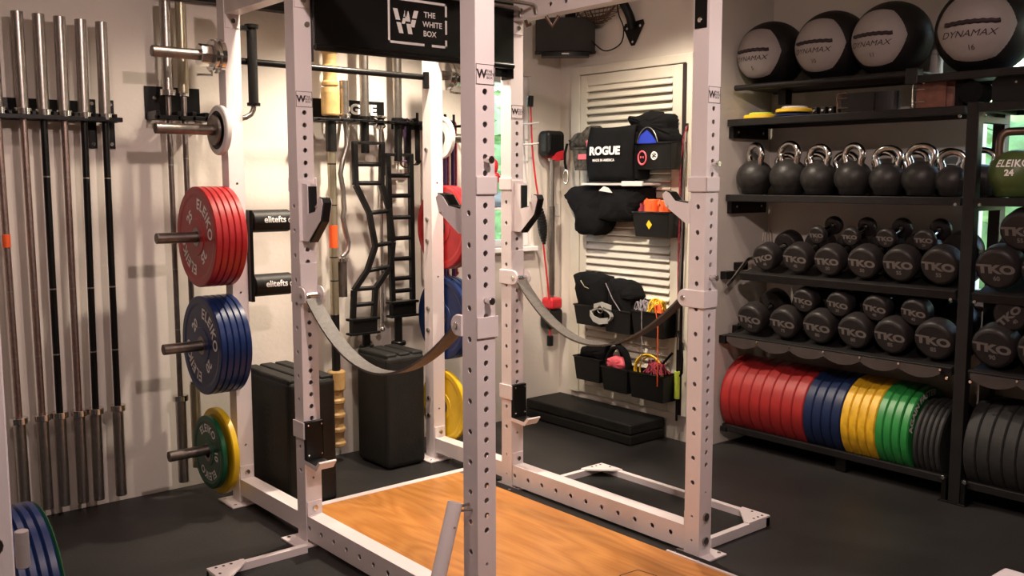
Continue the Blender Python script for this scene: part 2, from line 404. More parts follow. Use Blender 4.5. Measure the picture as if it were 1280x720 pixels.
# bolts on the rear posts and the lower ends of the front posts
for cx in (XL,XR):
    for z in (1.675,1.307,1.192,.829,.711,.339,.245):
        MB().cyl((cx-W2-.011,YB,z),(cx-W2,YB,z),.0115,n=12).build('bolt',STEEL,rack)
    for z in (.17,.07): MB().cyl((cx,YF-W2-.009,z),(cx,YF-W2,z),.017,n=16).build('bolt',STEEL,rack)
MB().cyl((XL-.01,YB-W2-.008,2.27),(XL-.01,YB-W2,2.27),.010,n=12).build('bolt',STEEL,rack)
MB().cyl((XL+.02,YM-W2-.008,2.13),(XL+.02,YM-W2,2.13),.011,n=12).build('bolt',STEEL,rack)
# dark cross bar between the rear posts, with ends
mb=MB().cyl((XL+W2,YB,2.055),(XR-W2,YB,2.050),.0155,n=20); mb.cyl((XR-W2-.012,YB,2.05),(XR-W2,YB,2.05),.024,n=16); mb.build('pull_up_bar',BLACK,rack)
MB().box(XR-W2-.03,XR-W2,YB-.030,YB-.012,1.99,2.075).build('bar_bracket',BLACK,rack,.002)
# black side plates
mb=MB().box(XR-W2-.006,XR-W2,YF-.028,YF+.030,2.085,TOP); mb.cyl((XR-W2-.014,YF,2.115),(XR-W2-.006,YF,2.115),.010,n=12,m=1); mb.build('gusset_plate',[BLACK,CHROME],rack,.004)
MB().box(XL+W2,XL+W2+.006,YM-.05,YM+.03,1.985,TOP).build('gusset_plate',BLACK,rack,.004)
MB().box(XR-W2-.006,XR-W2,YM-.06,YM+.03,1.985,TOP).build('gusset_plate',BLACK,rack,.004)
# twin multi-grip pull-up handles under the top beam end (right)
for dy in (0,.07):
    MB().tube([(XR-W2,3.34+dy*1.6,2.262),(XR-W2-.004,3.34+dy*1.6,2.292),(XR-W2-.02,3.34+dy*1.6,2.300),(2.5,3.34+dy*1.6,2.302)],.0085,10).build('grip_bar',STEEL,rack)
mb=MB(); mb.tube([(2.955,3.28,2.245),(2.975,3.26,2.20),(2.995,3.24,2.245)],.008,8); mb.build('hook',BRONZE,rack)
MB().tube([(2.955,3.42,2.245),(2.965,3.42,2.22),(2.985,3.42,2.23)],.008,8).build('hook',BRONZE,rack)

# banner
ban=thing('sign_panel',(2.43,3.5,2.03),'black banner panel with white outlined W logo hung across the rack top','sign')
yb=3.497
mb=MB().box(1.912,2.945,yb,yb+.006,2.045,2.52); mb.build('panel',BLACK,ban,.001)
mb=MB().cyl((1.912,yb,2.042),(2.945,yb,2.042),.014,n=14); mb.build('lower_tube',BLACK,ban)
mb=MB().box(2.875,2.949,yb+.045,yb+.05,1.995,2.52); mb.build('end_plate',BLACK,ban,.002)
mb=MB(); x0,x1,z0,z1=2.256,2.563,2.090,2.282; t=.0105; yy=yb-.001
for a,b,c,d in ((x0,x1,z1-t,z1),(x0,x0+t,z0,z1),(x1-t,x1,z0,z0+.035),(x1-t,x1,z0+.06,z0+.12),(x1-t,x1,z0+.135,z1),(x0,x0+.185,z0,z0+t),(x0+.225,x1,z0,z0+t)): mb.box(a,b,yy-.001,yy,c,d)
mb.build('logo_frame',PRINT,ban)
mb=MB()
# W built of slanted bars split by a thin gap
cx,cz,hh=2.345,2.185,.050
def slant(a,b,w=.011):
    for s0,s1 in ((0,.46),(.56,1)):
        p=[a[0]+(b[0]-a[0])*s0,a[1]+(b[1]-a[1])*s0]; q=[a[0]+(b[0]-a[0])*s1,a[1]+(b[1]-a[1])*s1]
        mb.prism([(p[0]-w,p[1]),(p[0]+w,p[1]),(q[0]+w,q[1]),(q[0]-w,q[1])],(0,yy,0),X_,Z_,V((0,-.001,0)))
slant((cx-.052,cz+hh),(cx-.022,cz-hh)); slant((cx+.004,cz+hh*.9),(cx-.012,cz-.01),.008); slant((cx+.004,cz+hh*.9),(cx+.024,cz-hh)); slant((cx+.055,cz+hh),(cx+.034,cz-.02))
mb.build('logo_letter',PRINT,ban)
mb=MB()
for k,(s,sz) in enumerate((('THE',.033),('WHITE',.033),('BOX',.033))): mb.text(s,sz,(2.458+(.012,.026,.012)[k],yy,2.223-.040*k),X_,Z_,0,.02,off=.0008)
mb.build('lettering',PRINT,ban)

# ------------------------------------------------------------------ J hooks, strap brackets
def jhook(cx, yface, sgn, label):
    """sgn -1: projects towards the camera side (mid posts); +1 from the front posts into the rack"""
    z=1.39
    root=thing('bar_hook',(cx,yface,1.27),label,'rack hook','bar hooks on the rack uprights')
    s=sgn; y=lambda d:yface+s*d
    if s<0: poly=[(0,-.118),(.050,-.118),(.145,-.035),(.168,.035),(.160,.052),(.140,.054),(.112,-.002),(.050,-.012),(.050,.105),(.0,.112)]
    else: poly=[(0,-.045),(.030,-.045),(.135,.020),(.152,.066),(.135,.078),(.118,.070),(.088,.040),(.02,.030),(0,.060)]
    hw=.020 if s<0 else .024
    for sx in (-1,1):
        mb=MB().prism([(a,b) for a,b in poly],(cx+sx*hw-.003,yface,z),Y_*s,Z_,V((.006,0,0)))
        mb.cyl((cx+sx*(hw+.002),y(.125),z+.02),(cx+sx*(hw+.008),y(.125),z+.02),.006,n=12,m=1)
        mb.build('side_plate',[WHITE,CHROME],root,.002)
    if s<0:
        MB().box(cx-.0375,cx+.0375,y(.005),y(0)-.0005,z-.12,z+.125).build('base_plate',WHITE,root,.003)
        mb=MB().box(cx-.017,cx+.017,min(y(.006),y(.056)),max(y(.006),y(.056)),z-.012,z+.100)
        mb.prism([(.052,-.124),(.060,-.124),(.152,-.038),(.175,.036),(.164,.056),(.140,.058),(.112,.004),(.052,-.006)],(cx-.0165,yface,z),Y_*s,Z_,V((.033,0,0)))
    else: mb=MB().prism([(.02,.034),(.088,.044),(.118,.076),(.150,.082),(.150,.070),(.105,.018),(.02,.012)],(cx-.020,yface,z),Y_*s,Z_,V((.040,0,0)))
    mb.build('plastic_liner',PLASTIC,root,.001)
    wrap(cx,yface,s,1.468,1.525,root)
def wrap(cx,yface,s,z0,z1,root):      # band going round the post
    far=yface-s*.082; a,b=min(far,far+s*.006),max(far,far+s*.006)
    mb=MB()
    inn=1 if cx<2.4 else -1
    mb.box(min(cx-inn*(W2+.001),cx+inn*(W2+.008)),max(cx-inn*(W2+.001),cx+inn*(W2+.008)),a,b,z0,z1)
    for sx in (-1,1):
        if sx!=inn: continue
        xx=cx+sx*(W2+.0045); mb.box(xx-.0035,xx+.0035,min(far,yface+s*.01),max(far,yface+s*.01),z0,z1)
    mb.build('wrap_plate',WHITE,root,.003)
    if s>0:
        p=MB().cyl((cx,far-.022,z1+.05),(cx,far+.012,z1+.05),.008,n=14); p.cyl((cx,far-.026,z1+.05),(cx,far-.010,z1+.05),.012,n=14); p.build('pull_pin',CHROME,root)
jhook(XL,YM-W2,-1,'white hook with black liner on the middle left upright of the rack')
jhook(XR,YM-W2,-1,'white hook with black liner on the middle right upright of the rack, beside the window')
jhook(XL,YF+W2,1,'white hook clamped on the nearest left upright, in front of the red plates')
jhook(XR,YF+W2,1,'white hook clamped on the front right upright, before the louvred hatch')

def strap(cx, label, sag):
    root=thing('safety_strap',(cx,3.0,.75),label,'strap','safety straps inside the rack')
    za,zb=1.035,1.052; ya,yb_=YM-W2-.03,YF+W2+.045; pts=[]
    for i in range(25):
        t=i/24; y=ya+(yb_-ya)*t; z=za+(zb-za)*t-sag*4*t*(1-t)*(1-.12*(t-.5))
        pts.append((cx,y,z))
    MB().ribbon(pts,X_*.032,.008).build('webbing',STRAP,root)
    mb=MB()
    for k in range(3,5): mb.ribbon([V(pts[k])+V((0,.01,.005)),V(pts[k])+V((0,-.005,-.0))],X_*.030,.003)
    mb.build('stitching',RUBBER,root)
    for y,s in ((YM-W2,-1),(YF+W2,1)):
        b=MB(); zc=1.05
        for sx in (-1,1):
            st=-.08 if sx==(1 if cx<2.4 else -1) else -.004
            poly=[(st,-.034),(.018,-.034)]+[(.018+.034*cos(a),.034*sin(a)) for a in [(-pi/2)+pi*i/10 for i in range(1,10)]]+[(.018,.034),(st,.034)]
            b.prism(poly,(cx+sx*(W2+.001),y,zc),Y_*s,Z_,V((sx*.007,0,0)))
            b.cyl((cx+sx*(W2+.008),y+s*.022,zc),(cx+sx*(W2+.014),y+s*.022,zc),.011,n=12,m=1)
        i_=1 if cx<2.4 else -1
        b.box(min(cx-i_*(W2+.001),cx+i_*(W2+.008)),max(cx-i_*(W2+.001),cx+i_*(W2+.008)),min(y-s*.082,y-s*.076),max(y-s*.082,y-s*.076),zc-.034,zc+.034)
        if s<0: b.box(cx-W2,cx+W2,y-.005,y-.001,zc+.0,zc+.13)
        b.cyl((cx-W2,y+s*.022,zc),(cx+W2,y+s*.022,zc),.008,n=12,m=1)
        o=b.build('strap_bracket',[WHITE,CHROME],root,.002)
        if s>0:
            p=MB().cyl((cx,y-.105,1.135),(cx,y-.070,1.135),.008,n=14); p.cyl((cx,y-.109,1.135),(cx,y-.093,1.135),.012,n=14); p.build('pull_pin',CHROME,o)
strap(XL,'grey webbing safety strap sagging between the two left uprights',.235)
strap(XR,'grey webbing safety strap sagging between the two right uprights, before the storage bins',.255)

def lowhook(cx,label):
    y=YM-W2; root=thing('flat_bar_cup',(cx,y,.34),label,'rack hook','low flat bar cups on the middle uprights')
    mb=MB().box(cx-.040,cx+.040,y-.022,y-.001,.362,.525)
    mb.box(cx+.034,cx+.040,y-.022,y-.001,.36,.525); mb.build('backing_pad',PLASTIC,root,.002)
    mb=MB()
    for a,b in ((-.03,.51),(.03,.51),(.03,.385),(-.03,.385)): mb.cyl((cx+a,y-.026,b),(cx+a,y-.021,b),.004,n=8)
    mb.build('bolt',CHROME,root)
    mb=MB().prism([(0,-.004),(.10,-.012),(.128,.022),(.122,.028),(.097,.003),(0,.008)],(cx-.040,y,.352),-Y_,Z_,V((.080,0,0))); mb.build('shelf_lip',WHITE,root,.002)
    mb=MB().prism([(.004,.008),(.096,.003),(.094,.007),(.004,.013)],(cx-.036,y,.352),-Y_,Z_,V((.072,0,0))); mb.build('plastic_liner',PLASTIC,root)
    MB().box(cx-W2-.008,cx-W2-.001,y-.01,y+.083,.45,.52).build('wrap_plate',WHITE,root,.002)
lowhook(XL,'low black bar cup with white lip on the middle left upright')
lowhook(XR,'low black bar cup with white lip on the middle right upright, above the bench mats')

# slanted tube on near post
t=thing('bar_holder_tube',(1.72,2.41,.1),'slanting white tube fixed beside the foot of the nearest upright','rack attachment')
a=V((1.7775,2.402,.487)); d=V((-.075,-.01,-.222)).normalized()
mb=MB(); u,w=frame(d); mb.lathe([(.0215,.03),(.0215,0),(.0245,0),(.0245,.43)],a,d,28,capa=True,capb=True); mb.build('tube',WHITE,t)
mb=MB().cyl(a+d*.02,(XL-W2,2.40,.470),.0045,n=10); mb.cyl(a+d*.03,(XL-W2,2.385,.455),.0045,n=10); mb.cyl(a+d*.075-V((.0,.026,0)),a+d*.075-V((0,.022,0)),.004,n=8); mb.build('bolt',STEEL,t)

# ------------------------------------------------------------------ platform
plat=thing('lifting_platform',(2.43,2.9,0),'low platform with varnished wood centre and white steel edge frame between the rack uprights','platform')
mb=MB().box(1.965,2.872,1.2,3.845,.001,.026); mb.build('wood_deck',WOOD,plat,.001)
mb=MB(); mb.box(1.93,2.99,3.845,3.885,.001,.028); mb.box(1.93,1.965,1.2,3.845,.001,.028); mb.build('edge_strip',WHITE,plat,.002)
mb=MB().box(2.873,2.885,1.2,2.46,.001,.030); mb.build('edge_strip',WHITE,plat,.001)
mb=MB().box(2.886,2.95,1.2,3.845,.001,.012); mb.build('dark_strip',INLAY,plat)  # thin dark strip between the wood deck and the side beam
# outline mark on the wood
mb=MB(); cx,cy=2.60,2.37
pp=[(cx-.045,cy+.041),(cx+.045,cy+.033),(cx+.058,cy-.048),(cx+.02,cy-.13),(cx-.09,cy-.10),(cx-.10,cy-.02)]
for i in range(6):
    a=V((*pp[i],.0265)); b=V((*pp[(i+1)%6],.0265)); dd=(b-a).normalized(); s=V((-dd.y,dd.x,0))*.0025
    mb.add([a-s,b-s,b+s,a+s],[(0,1,2,3)])
mb.build('floor_mark',PRINTD,plat)
def side_frame(sx,x0,x1,name_label):
    y0,y1=2.395,3.43
    fr=thing('mat_frame',((x0+x1)/2,(y0+y1)/2,0),name_label,'mat frame','white framed rubber mats beside the rack')
    mb=MB(); t=.028; h=.045; lo,hi=min(x0,x1),max(x0,x1)
    outer=x1
    mb.box(lo,hi,y0,y0+t,.002,h); mb.box(lo,hi,y1-t,y1,.002,h); mb.box(min(outer,outer-sx*t),max(outer,outer-sx*t),y0,y1,.002,h)
    mb.build('frame_tube',WHITE,fr,.002)
    for yy,s in ((y0,1),(y1,-1)):
        g=.135; o=outer
        poly=[(0,0),(-sx*g*1.1,0),(-sx*(g*1.1),s*t),(-sx*t*1.3,s*g),(0,s*g*1.1)]
        q=MB().prism(poly,(o,yy,h),X_,Y_,V((0,0,.006)))
        for a,b in ((.03,.02),(.06,.02),(.09,.02),(.02,.08)): q.cyl((o-sx*a,yy+s*b,h+.006),(o-sx*a,yy+s*b,h+.0072),.006,n=10,m=1)
        q.build('corner_gusset',[WHITE,PRINTD],fr,.001)
    MB().box(lo+(.0 if sx>0 else t),hi-(t if sx>0 else 0),y0+t,y1-t,.001,.014).build('rubber_inlay',INLAY,fr)
side_frame(1,3.08,3.487,'white steel frame with rubber mat and gusset corners, right of the rack')
side_frame(-1,1.775,1.362,'white steel frame with rubber mat, left of the rack at the bottom of the photo')

# ------------------------------------------------------------------ plate pegs (part of rack) and plates
def disc_text(mb, o, right, up, word, num, R, ph, m=1, size=.055, numsize=.055, numr=None, sub=True, nang=(-50,130)):
    for k in (0,pi): mb.text(word,size*1.2,o,right,up,m,.028,arc=(R,ph+k),sx=.98,spacing=1.14)
    for a in nang:
        a=radians(a); mb.text(num,numsize*1.1,o,right,up,m,.03,arc=(numr or R*.75,a))
        if sub: mb.text('KILOGRAM',.013,o,right,up,m,.01,arc=((numr or R*.75)-.032,a))
def plate(name,cx,cy,cz,r,th,mt,label,group,word=None,num='',ph=radians(41),face=-1,**kw):
    root=thing(name,(cx+th/2,cy,cz-r),label,'weight plate',group)
    x0=cx
    prof=[(.026,0),(r*.36,0),(r*.37,.003),(r*.80,.003),(r*.86,0),(r*.975,0),(r,.004),(r,th-.004),(r*.975,th),(r*.86,th),(r*.80,th-.003),(r*.37,th-.003),(r*.36,th),(.026,th)]
    mb=MB().lathe(prof,(x0,cy,cz),X_,56,capa=False,capb=False)
    if word:
        disc_text(mb,V((x0+.003,cy,cz)),-Y_,Z_,word,num,r*.655,ph,**kw)
    mb.build('rubber_disc',[mt,PRINT],root)
    h=MB().lathe([(.026,-.001),(.042,-.001),(.042,.003)],(x0,cy,cz),X_,24,capa=False,capb=False); h.lathe([(.026,0),(.026,th)],(x0,cy,cz),X_,24,capa=False,capb=False)
    h.build('steel_hub',DARKSTEEL,root)
pegs_left=[(2.068,1.520,.0250),(1.740,1.521,.0250),(1.262,1.505,.0250),(.768,1.515,.0250),(.280,1.520,.0250)]
for z,xt,r in pegs_left:
    mb=MB().cyl((xt,YB,z),(XL-W2,YB,z),.0240,n=24); mb.lathe([(.045,0),(.045,.006)],(XL-W2-.006,YB,z),X_,24); mb.build('plate_peg',DARKSTEEL,rack)
    MB().cyl((XR+W2,YB,z),(3.33,YB,z),.0240,n=24).build('plate_peg',STEEL,rack)
th=.0285
for k in range(5):
    w='ELEIKO' if k==0 else None
    plate('weight_plate',1.684+k*.0293,YB,1.262,.226,th,RED,f'red round weight plate on the left rear post, {ORD[k]} from the peg tip','red plates on the left rear post',w,'25')
    plate('weight_plate',1.689+k*.0293,YB,.768,.226,th,BLUE,f'navy blue round weight plate on the left rear post, {ORD[k]} from the peg tip','blue plates on the left rear post',w,'20')
plate('weight_plate',1.700,YB,.268,.170,.026,GREEN,'dark green small weight plate marked 10 on the lowest left peg','plates on the lowest left peg','ELEIKO','10',ph=radians(90),size=.042,numsize=.045,nang=(0,),numr=.09)
plate('weight_plate',1.740,YB,.268,.200,.030,YELLOW,'yellow weight plate behind the green one on the lowest left peg','plates on the lowest left peg')
# small change plate
t=thing('change_plate',(1.81,YB,1.63),'small plate with pale rim and black centre on the upper left peg','weight plate')
MB().lathe([(.026,0),(.085,0),(.092,.002)],(1.797,YB,1.74),X_,40,capa=False,capb=False).build('black_ring',PLASTIC,t)
MB().lathe([(.086,-.001),(.108,.001),(.112,.006),(.112,.024),(.1,.026),(.026,.026)],(1.797,YB,1.74),X_,48,capa=False,capb=False).build('pale_rim',PALE,t)
t=thing('change_plate',(1.78,YB,1.67),'tiny grey steel disc in front of the pale-rimmed plate on the upper left peg','weight plate')
mb=MB().lathe([(.0255,0),(.050,0),(.068,.004),(.068,.016),(.06,.018)],(1.775,YB,1.74),X_,32,capa=False,capb=False); mb.build('steel_disc',DARKSTEEL,t)
def collar(cx,cy,cz,s,label):
    t=thing('lock_collar',(cx,cy,cz-.07),label,'collar','chrome lock collars on the top pegs')
    MB().lathe([(.0255,0),(.046,0),(.050,.004),(.050,.05),(.046,.054),(.0255,.054)],(cx,cy,cz),X_*s,8,sm=False,capa=False,capb=False).build('collar_nut',CHROME,t,.002)
    MB().lathe([(.0255,.054),(.066,.054),(.072,.058),(.072,.068),(.060,.072),(.060,.082),(.076,.084),(.076,.104),(.0255,.106)],(cx,cy,cz),X_*s,36,capa=False,capb=False).build('collar_ring',CHROME,t)
    MB().tube([V((cx,cy,cz-.045))+X_*s*.06,V((cx,cy,cz-.085))+X_*s*.06,V((cx,cy,cz-.088))+X_*s*-.01],.006,8).build('lever',CHROME,t)
collar(1.725,YB,2.068,1,'chrome lock collar on the top left peg of the rack')
collar(3.168,YB,2.068,-1,'chrome lock collar on the top right peg, behind the nearest upright')
# plates on right rear post
for k in range(3): plate('weight_plate',3.035+k*.029,YB,1.262,.226,.028,RED,f'red weight plate on the right rear post, {ORD[k]} out from the post','red plates on the right rear post')
for k in range(3): plate('weight_plate',3.035+k*.029,YB,.768,.226,.028,BLUE,f'blue weight plate on the right rear post, {ORD[k]} out from the post','blue plates on the right rear post')
plate('weight_plate',3.035,YB,.280,.20,.03,YELLOW,'yellow weight plate low on the right rear post behind the near upright','yellow plate on the right rear post')
plate('weight_plate',3.035,YB,1.74,.112,.022,PALE,'small pale weight plate high on the right rear post','pale plate on the right rear post')
for z in (1.28,.72): pass

# roller pads on left rear post + vertical handle
t=thing('roller_pad_attachment',(1.93,4.2,.95),'black attachment with two padded rollers on the left rear post','rack attachment')
MB().box(1.9085,1.925,4.14,4.20,.955,1.38).build('mount_plate',BLACK,t,.003)
for z in (1.326,1.026):
    mb=MB().lathe([(.02,0),(.048,0),(.0525,.004),(.0525,.186),(.047,.196),(.03,.2)],(1.932,4.19,z),X_,36)
    R=.0525
    def wrapc(p,z=z,R=R):
        a=(p.z-z)/R; ang=radians(8); return V((p.x,4.19-(R+.001)*cos(a+ang),z+(R+.001)*sin(a+ang)))
    mb.text('elitefts',.041,(2.035,4.13,z),X_,Z_,1,.022,warp=wrapc)
    mb.torus((2.112,4.19-.0525,z+.002),Y_,.010,.0022,16,6,1)
    mb.build('roller',[BLACKV,PRINT],t)
    MB().cyl((2.13,4.19,z),(2.146,4.19,z),.016,n=12).build('end_cap',CHROME,t)
t=thing('grip_handle',(1.96,4.19,1.8),'black vertical padded handle with curved steel end on the left rear post','rack attachment')
MB().cyl((1.965,4.18,1.865),(1.965,4.18,2.205),.0225,n=20).build('grip_sleeve',BLACKV,t)
mb=MB().cyl((1.965,4.18,1.853),(1.965,4.18,1.868),.030,n=20); mb.cyl((1.965,4.18,2.20),(1.965,4.18,2.218),.032,n=20); mb.box(1.908,1.965,4.165,4.195,2.188,2.208); mb.build('grip_flange',BLACK,t)
MB().tube([(1.965,4.18,1.855),(1.962,4.18,1.835),(1.95,4.18,1.815),(1.925,4.18,1.80),(1.908,4.18,1.797)],.012,12).build('curved_end',STEEL,t)

# ------------------------------------------------------------------ barbells on rear wall
def barbell(x,ztop,zbot,label,shaft,sleeve,cuff=.036,shr=.0145,slen=.415,y=4.50,colz=True,slr=.0245,lean=0.,tape=None,group='barbells hung upright on the rear wall'):
    root=thing('barbell',(x,y,zbot),label,'barbell',group)
    P=lambda z:V((x+lean*(ztop-z),y,z))
    MB().cyl(P(ztop),P(ztop-slen),slr,n=22).build('sleeve',sleeve,root); MB().cyl(P(zbot+slen),P(zbot),slr,n=22).build('sleeve',sleeve,root)
    for z in (ztop-slen,zbot+slen):
        mb=MB().cyl(P(z-.014),P(z+.014),cuff,n=22); mb.build('collar',CHROME,root)
    mb=MB().cyl(P(ztop-slen-.014),P(zbot+slen+.014),shr,n=16)
    mb.build('shaft',shaft,root)
    mb=MB()
    for z in ((ztop+zbot)/2+.39,(ztop+zbot)/2-.39,(ztop+zbot)/2-.1): mb.cyl(P(z-.004),P(z+.004),shr+.0006,n=16)
    mb.build('knurl_ring',STEEL,root)
    if tape: MB().cyl(P(tape-.028),P(tape+.028),shr+.002,n=16).build('red_tape',ORANGE,root)
    return root
BARN=['first','second','third','fourth','fifth','sixth']
for k,(x,zt,zb,sh,sl,ln) in enumerate(((.965,2.222,.064,ROSE,STEEL,.01),(1.065,2.222,.064,ROSE,STEEL,.006),(1.148,2.22,.064,BLACK,STEEL,.0),(1.232,2.218,.060,ROSE,STEEL,-.002),(1.318,2.214,.058,BLACK,STEEL,-.010),(1.405,2.212,.058,BLACK,STEEL,-.004))):
    nm={ROSE:'bare steel',BLACK:'black'}[sh]
    barbell(x,zt,zb,f'{nm} shafted barbell upright on the rear wall, {BARN[k]} from the left edge',sh,sl,lean=ln,tape=1.26 if k==0 else None)
barbell(1.692,2.335,.06,'thin grey shafted barbell upright on the wall left of the rack, with steel cuff',DARKSTEEL,STEEL,cuff=.036,shr=.0125)
barbell(1.765,2.335,.12,'olive sleeved barbell upright on the wall, next to the left rear post',DARKSTEEL,OLIVE,cuff=.024,shr=.013)
t=thing('bar_wall_rack',(1.2,WR,1.75),'long black wall bracket holding the six upright barbells','wall bracket')
mb=MB().box(.90,1.345,WR-.008,WR-.001,1.775,1.87); mb.build('back_plate',BLACK,t,.002)
mb=MB().box(.90,1.47,WR-.135,WR-.10,1.775,1.795); mb.box(.90,1.47,WR-.07,WR-.03,1.775,1.795)
for x in (1.375,1.455): mb.box(x-.018,x+.018,WR-.010,WR-.001,1.66,1.88)
for x in (.92,1.012,1.105,1.19,1.275,1.36,1.44): mb.box(x-.008,x+.008,WR-.13,WR-.001,1.775,1.81)
mb.build('cradle',BLACK,t,.002)
mb=MB()
for x in (1.375,1.455):
    for z in (1.68,1.86): mb.cyl((x,WR-.014,z),(x,WR-.009,z),.009,n=10)
for x in (.95,1.09,1.26): mb.cyl((x,WR-.014,1.85),(x,WR-.008,1.85),.009,n=10)
mb.build('screw',CHROME,t)
t=thing('bar_wall_rack',(1.75,WR,1.78),'short black wall bracket holding two barbells beside the left rear post','wall bracket')
MB().box(1.615,1.88,WR-.008,WR-.001,1.80,1.955).build('back_plate',BLACK,t,.002)
mb=MB().box(1.615,1.90,WR-.135,WR-.10,1.795,1.815)
for x in (1.63,1.728,1.80,1.86,1.89): mb.box(x-.009,x+.009,WR-.135,WR-.001,1.795,1.835)
mb.build('cradle',BLACK,t,.003)
mb=MB()
for x in (1.66,1.80): mb.cyl((x,WR-.014,1.90),(x,WR-.008,1.90),.010,n=10)
mb.build('screw',CHROME,t)
t=thing('wall_rail',(1.9,WR,2.36),'dark rail along the rear wall above the barbells','rail')
mb=MB().box(1.60,3.3,WR-.06,WR-.001,2.375,2.60); mb.box(1.60,3.3,WR-.075,WR-.001,2.36,2.385); mb.build('rail_body',BLACK,t,.002)

# Rogue style bar shelf with lettering
t=thing('bar_wall_rack',(2.75,WR,1.82),'wide black wall bracket with white lettering holding specialty bars','wall bracket')
mb=MB().box(2.42,2.93,WR-.008,WR-.001,1.825,1.945); mb.text('ROGUE',.075,(2.735,WR-.008,1.895),X_,Z_,1,.045,sx=1.15); mb.build('back_plate',[BLACK,PRINT],t)
mb=MB().box(2.42,3.10,WR-.145,WR-.10,1.822,1.835)
for x in (2.45,2.585,2.655,2.70,2.785,2.87,2.915,2.995,3.09): mb.box(x-.009,x+.009,WR-.145,WR-.001,1.822,1.836)
mb.build('cradle',BLACK,t,.002)
ys=4.495
# bamboo bar
t=thing('bamboo_bar',(2.535,ys,.08),'tan bamboo-like flexible bar with ribbed wooden ends hung upright','barbell')
def ribbed(mb,z0,z1,n):
    step=(z1-z0)/n
    for k in range(n):
        a=z0+k*step; mb.lathe([(.037,0),(.044,.006),(.044,.02),(.036,.03),(.034,step*.6),(.037,step)],(2.54,ys,a),Z_,24,capa=k==0,capb=k==n-1)
mb=MB(); ribbed(mb,2.0,2.33,4); mb.lathe([(.044,0),(.048,.008),(.048,.12),(.044,.145)],(2.54,ys,1.85),Z_,24); mb.build('ribbed_end',BAMBOO,t)
mb=MB(); ribbed(mb,.085,.40,4); mb.lathe([(.044,0),(.048,.006),(.048,.098),(.044,.105)],(2.54,ys,.395),Z_,24); mb.build('ribbed_end',BAMBOO,t)
MB().cyl((2.54,ys,1.84),(2.54,ys,1.665),.0285,n=18).build('grip_sleeve',PLASTIC,t)
MB().cyl((2.54,ys,1.665),(2.54,ys,.80),.0225,n=18).build('shaft',OLIVE,t)
mb=MB()
for z in (1.60,1.385,1.11,.985,.80): mb.cyl((2.54,ys,z-.004),(2.54,ys,z+.004),.0232,n=18)
mb.cyl((2.54,ys,.80),(2.54,ys,.50),.0225,n=18); mb.build('black_band',PLASTIC,t)
mb=MB()
mb.lathe([(.0229,-.06),(.0229,.06)],(2.54,ys,1.22),Z_,18,capa=False,capb=False)
mb.build('orange_label',ORANGE,t)
# ez curl bar
t=thing('curl_bar',(2.61,ys,.88),'chrome zigzag curl bar hung upright between the bamboo bar and black grip frame','barbell')
xo=2.608
MB().cyl((2.622,ys,2.035),(2.622,ys,1.86),.0245,n=22).build('sleeve',STEEL,t)
MB().cyl((2.590,ys,1.085),(2.590,ys,.895),.0245,n=22).build('sleeve',DARKSTEEL,t)
mb=MB().cyl((2.622,ys,1.862),(2.622,ys,1.838),.033,n=22); mb.build('collar',CHROME,t)
MB().cyl((2.590,ys,1.105),(2.590,ys,1.083),.034,n=22).build('collar',CHROME,t)
pts=[(2.622,1.84),(2.632,1.76),(2.635,1.70),(2.606,1.62),(2.590,1.55),(2.603,1.47),(2.608,1.36),(2.598,1.32),(2.612,1.25),(2.630,1.185),(2.622,1.14),(2.592,1.11)]
MB().tube([(a,ys,b) for a,b in pts],.0135,12).build('shaft',STEEL,t)
# cambered multi grip bars
def sq(mb,a,b,r=.0135):
    a=V(a);b=V(b);d=(b-a); L=d.length/2; d.normalize(); s=d.cross(Y_).normalized(); mb.obox((a+b)/2,d*L,s*r,Y_*r)
def gripbar(name,label,xc,zt,zshaft,left,right,rungs,zbox,foot,yoff=0.):
    y=ys+yoff
    t=thing(name,(xc,ys,zbox-.3),label,'barbell','black multi grip specialty bars on the rear wall')
    MB().cyl((xc,ys,zt),(xc,ys,1.85),.0245,n=22).build('sleeve',STEEL,t)
    mb=MB().cyl((xc,ys,1.855),(xc,ys,1.835),.034,n=22); mb.cyl((xc,ys,1.84),(xc,ys,zshaft),.0225,n=18); mb.build('neck',BLACK,t)
    mb=MB(); 
    for L in (left,right):
        for a,b in zip(L,L[1:]): sq(mb,(a[0],y,a[1]),(b[0],y,b[1]))
    sq(mb,(left[0][0]-.016,y,left[0][1]),(right[0][0]+.016,y,right[0][1]),.008)
    mb.build('frame_rail',BLACK,t,.002)
    def at(L,z):
        for a,b in zip(L,L[1:]):
            if b[1]<=z<=a[1]: return a[0]+(b[0]-a[0])*(a[1]-z)/(a[1]-b[1])
        return L[-1][0]
    for za,zb in rungs: MB().cyl((at(left,za),y,za),(at(right,zb),y,zb),.0125,n=12).build('grip',BLACK,t)
    a,b=left[-1],right[-1]
    mb=MB(); mb.box(a[0]-.028,b[0]+.024,y-.03,y+.03,zbox+.065,zbox+.078); mb.box(a[0]-.028,b[0]+.024,y-.03,y+.03,zbox-.012,zbox)
    mb.box(a[0]-.012,b[0]+.010,y-.022,y+.022,zbox,zbox+.065); mb.build('end_box',BLACK,t,.002)
    mb=MB().cyl((xc-.015,ys,zbox-.012),(xc-.015,ys,foot),.0225,n=16); mb.lathe([(.040,0),(.042,.004),(.042,.018),(.038,.022)],(xc-.015,ys,foot-.005),Z_,20); mb.build('lower_sleeve',BLACK,t)
    return t
L1=[(2.652,1.712),(2.655,1.49),(2.735,1.34),(2.770,1.16),(2.715,1.03),(2.632,.93),(2.622,.78)]
R1=[(2.822,1.712),(2.815,1.49),(2.860,1.36),(2.882,1.18),(2.866,1.05),(2.766,.93),(2.752,.78)]
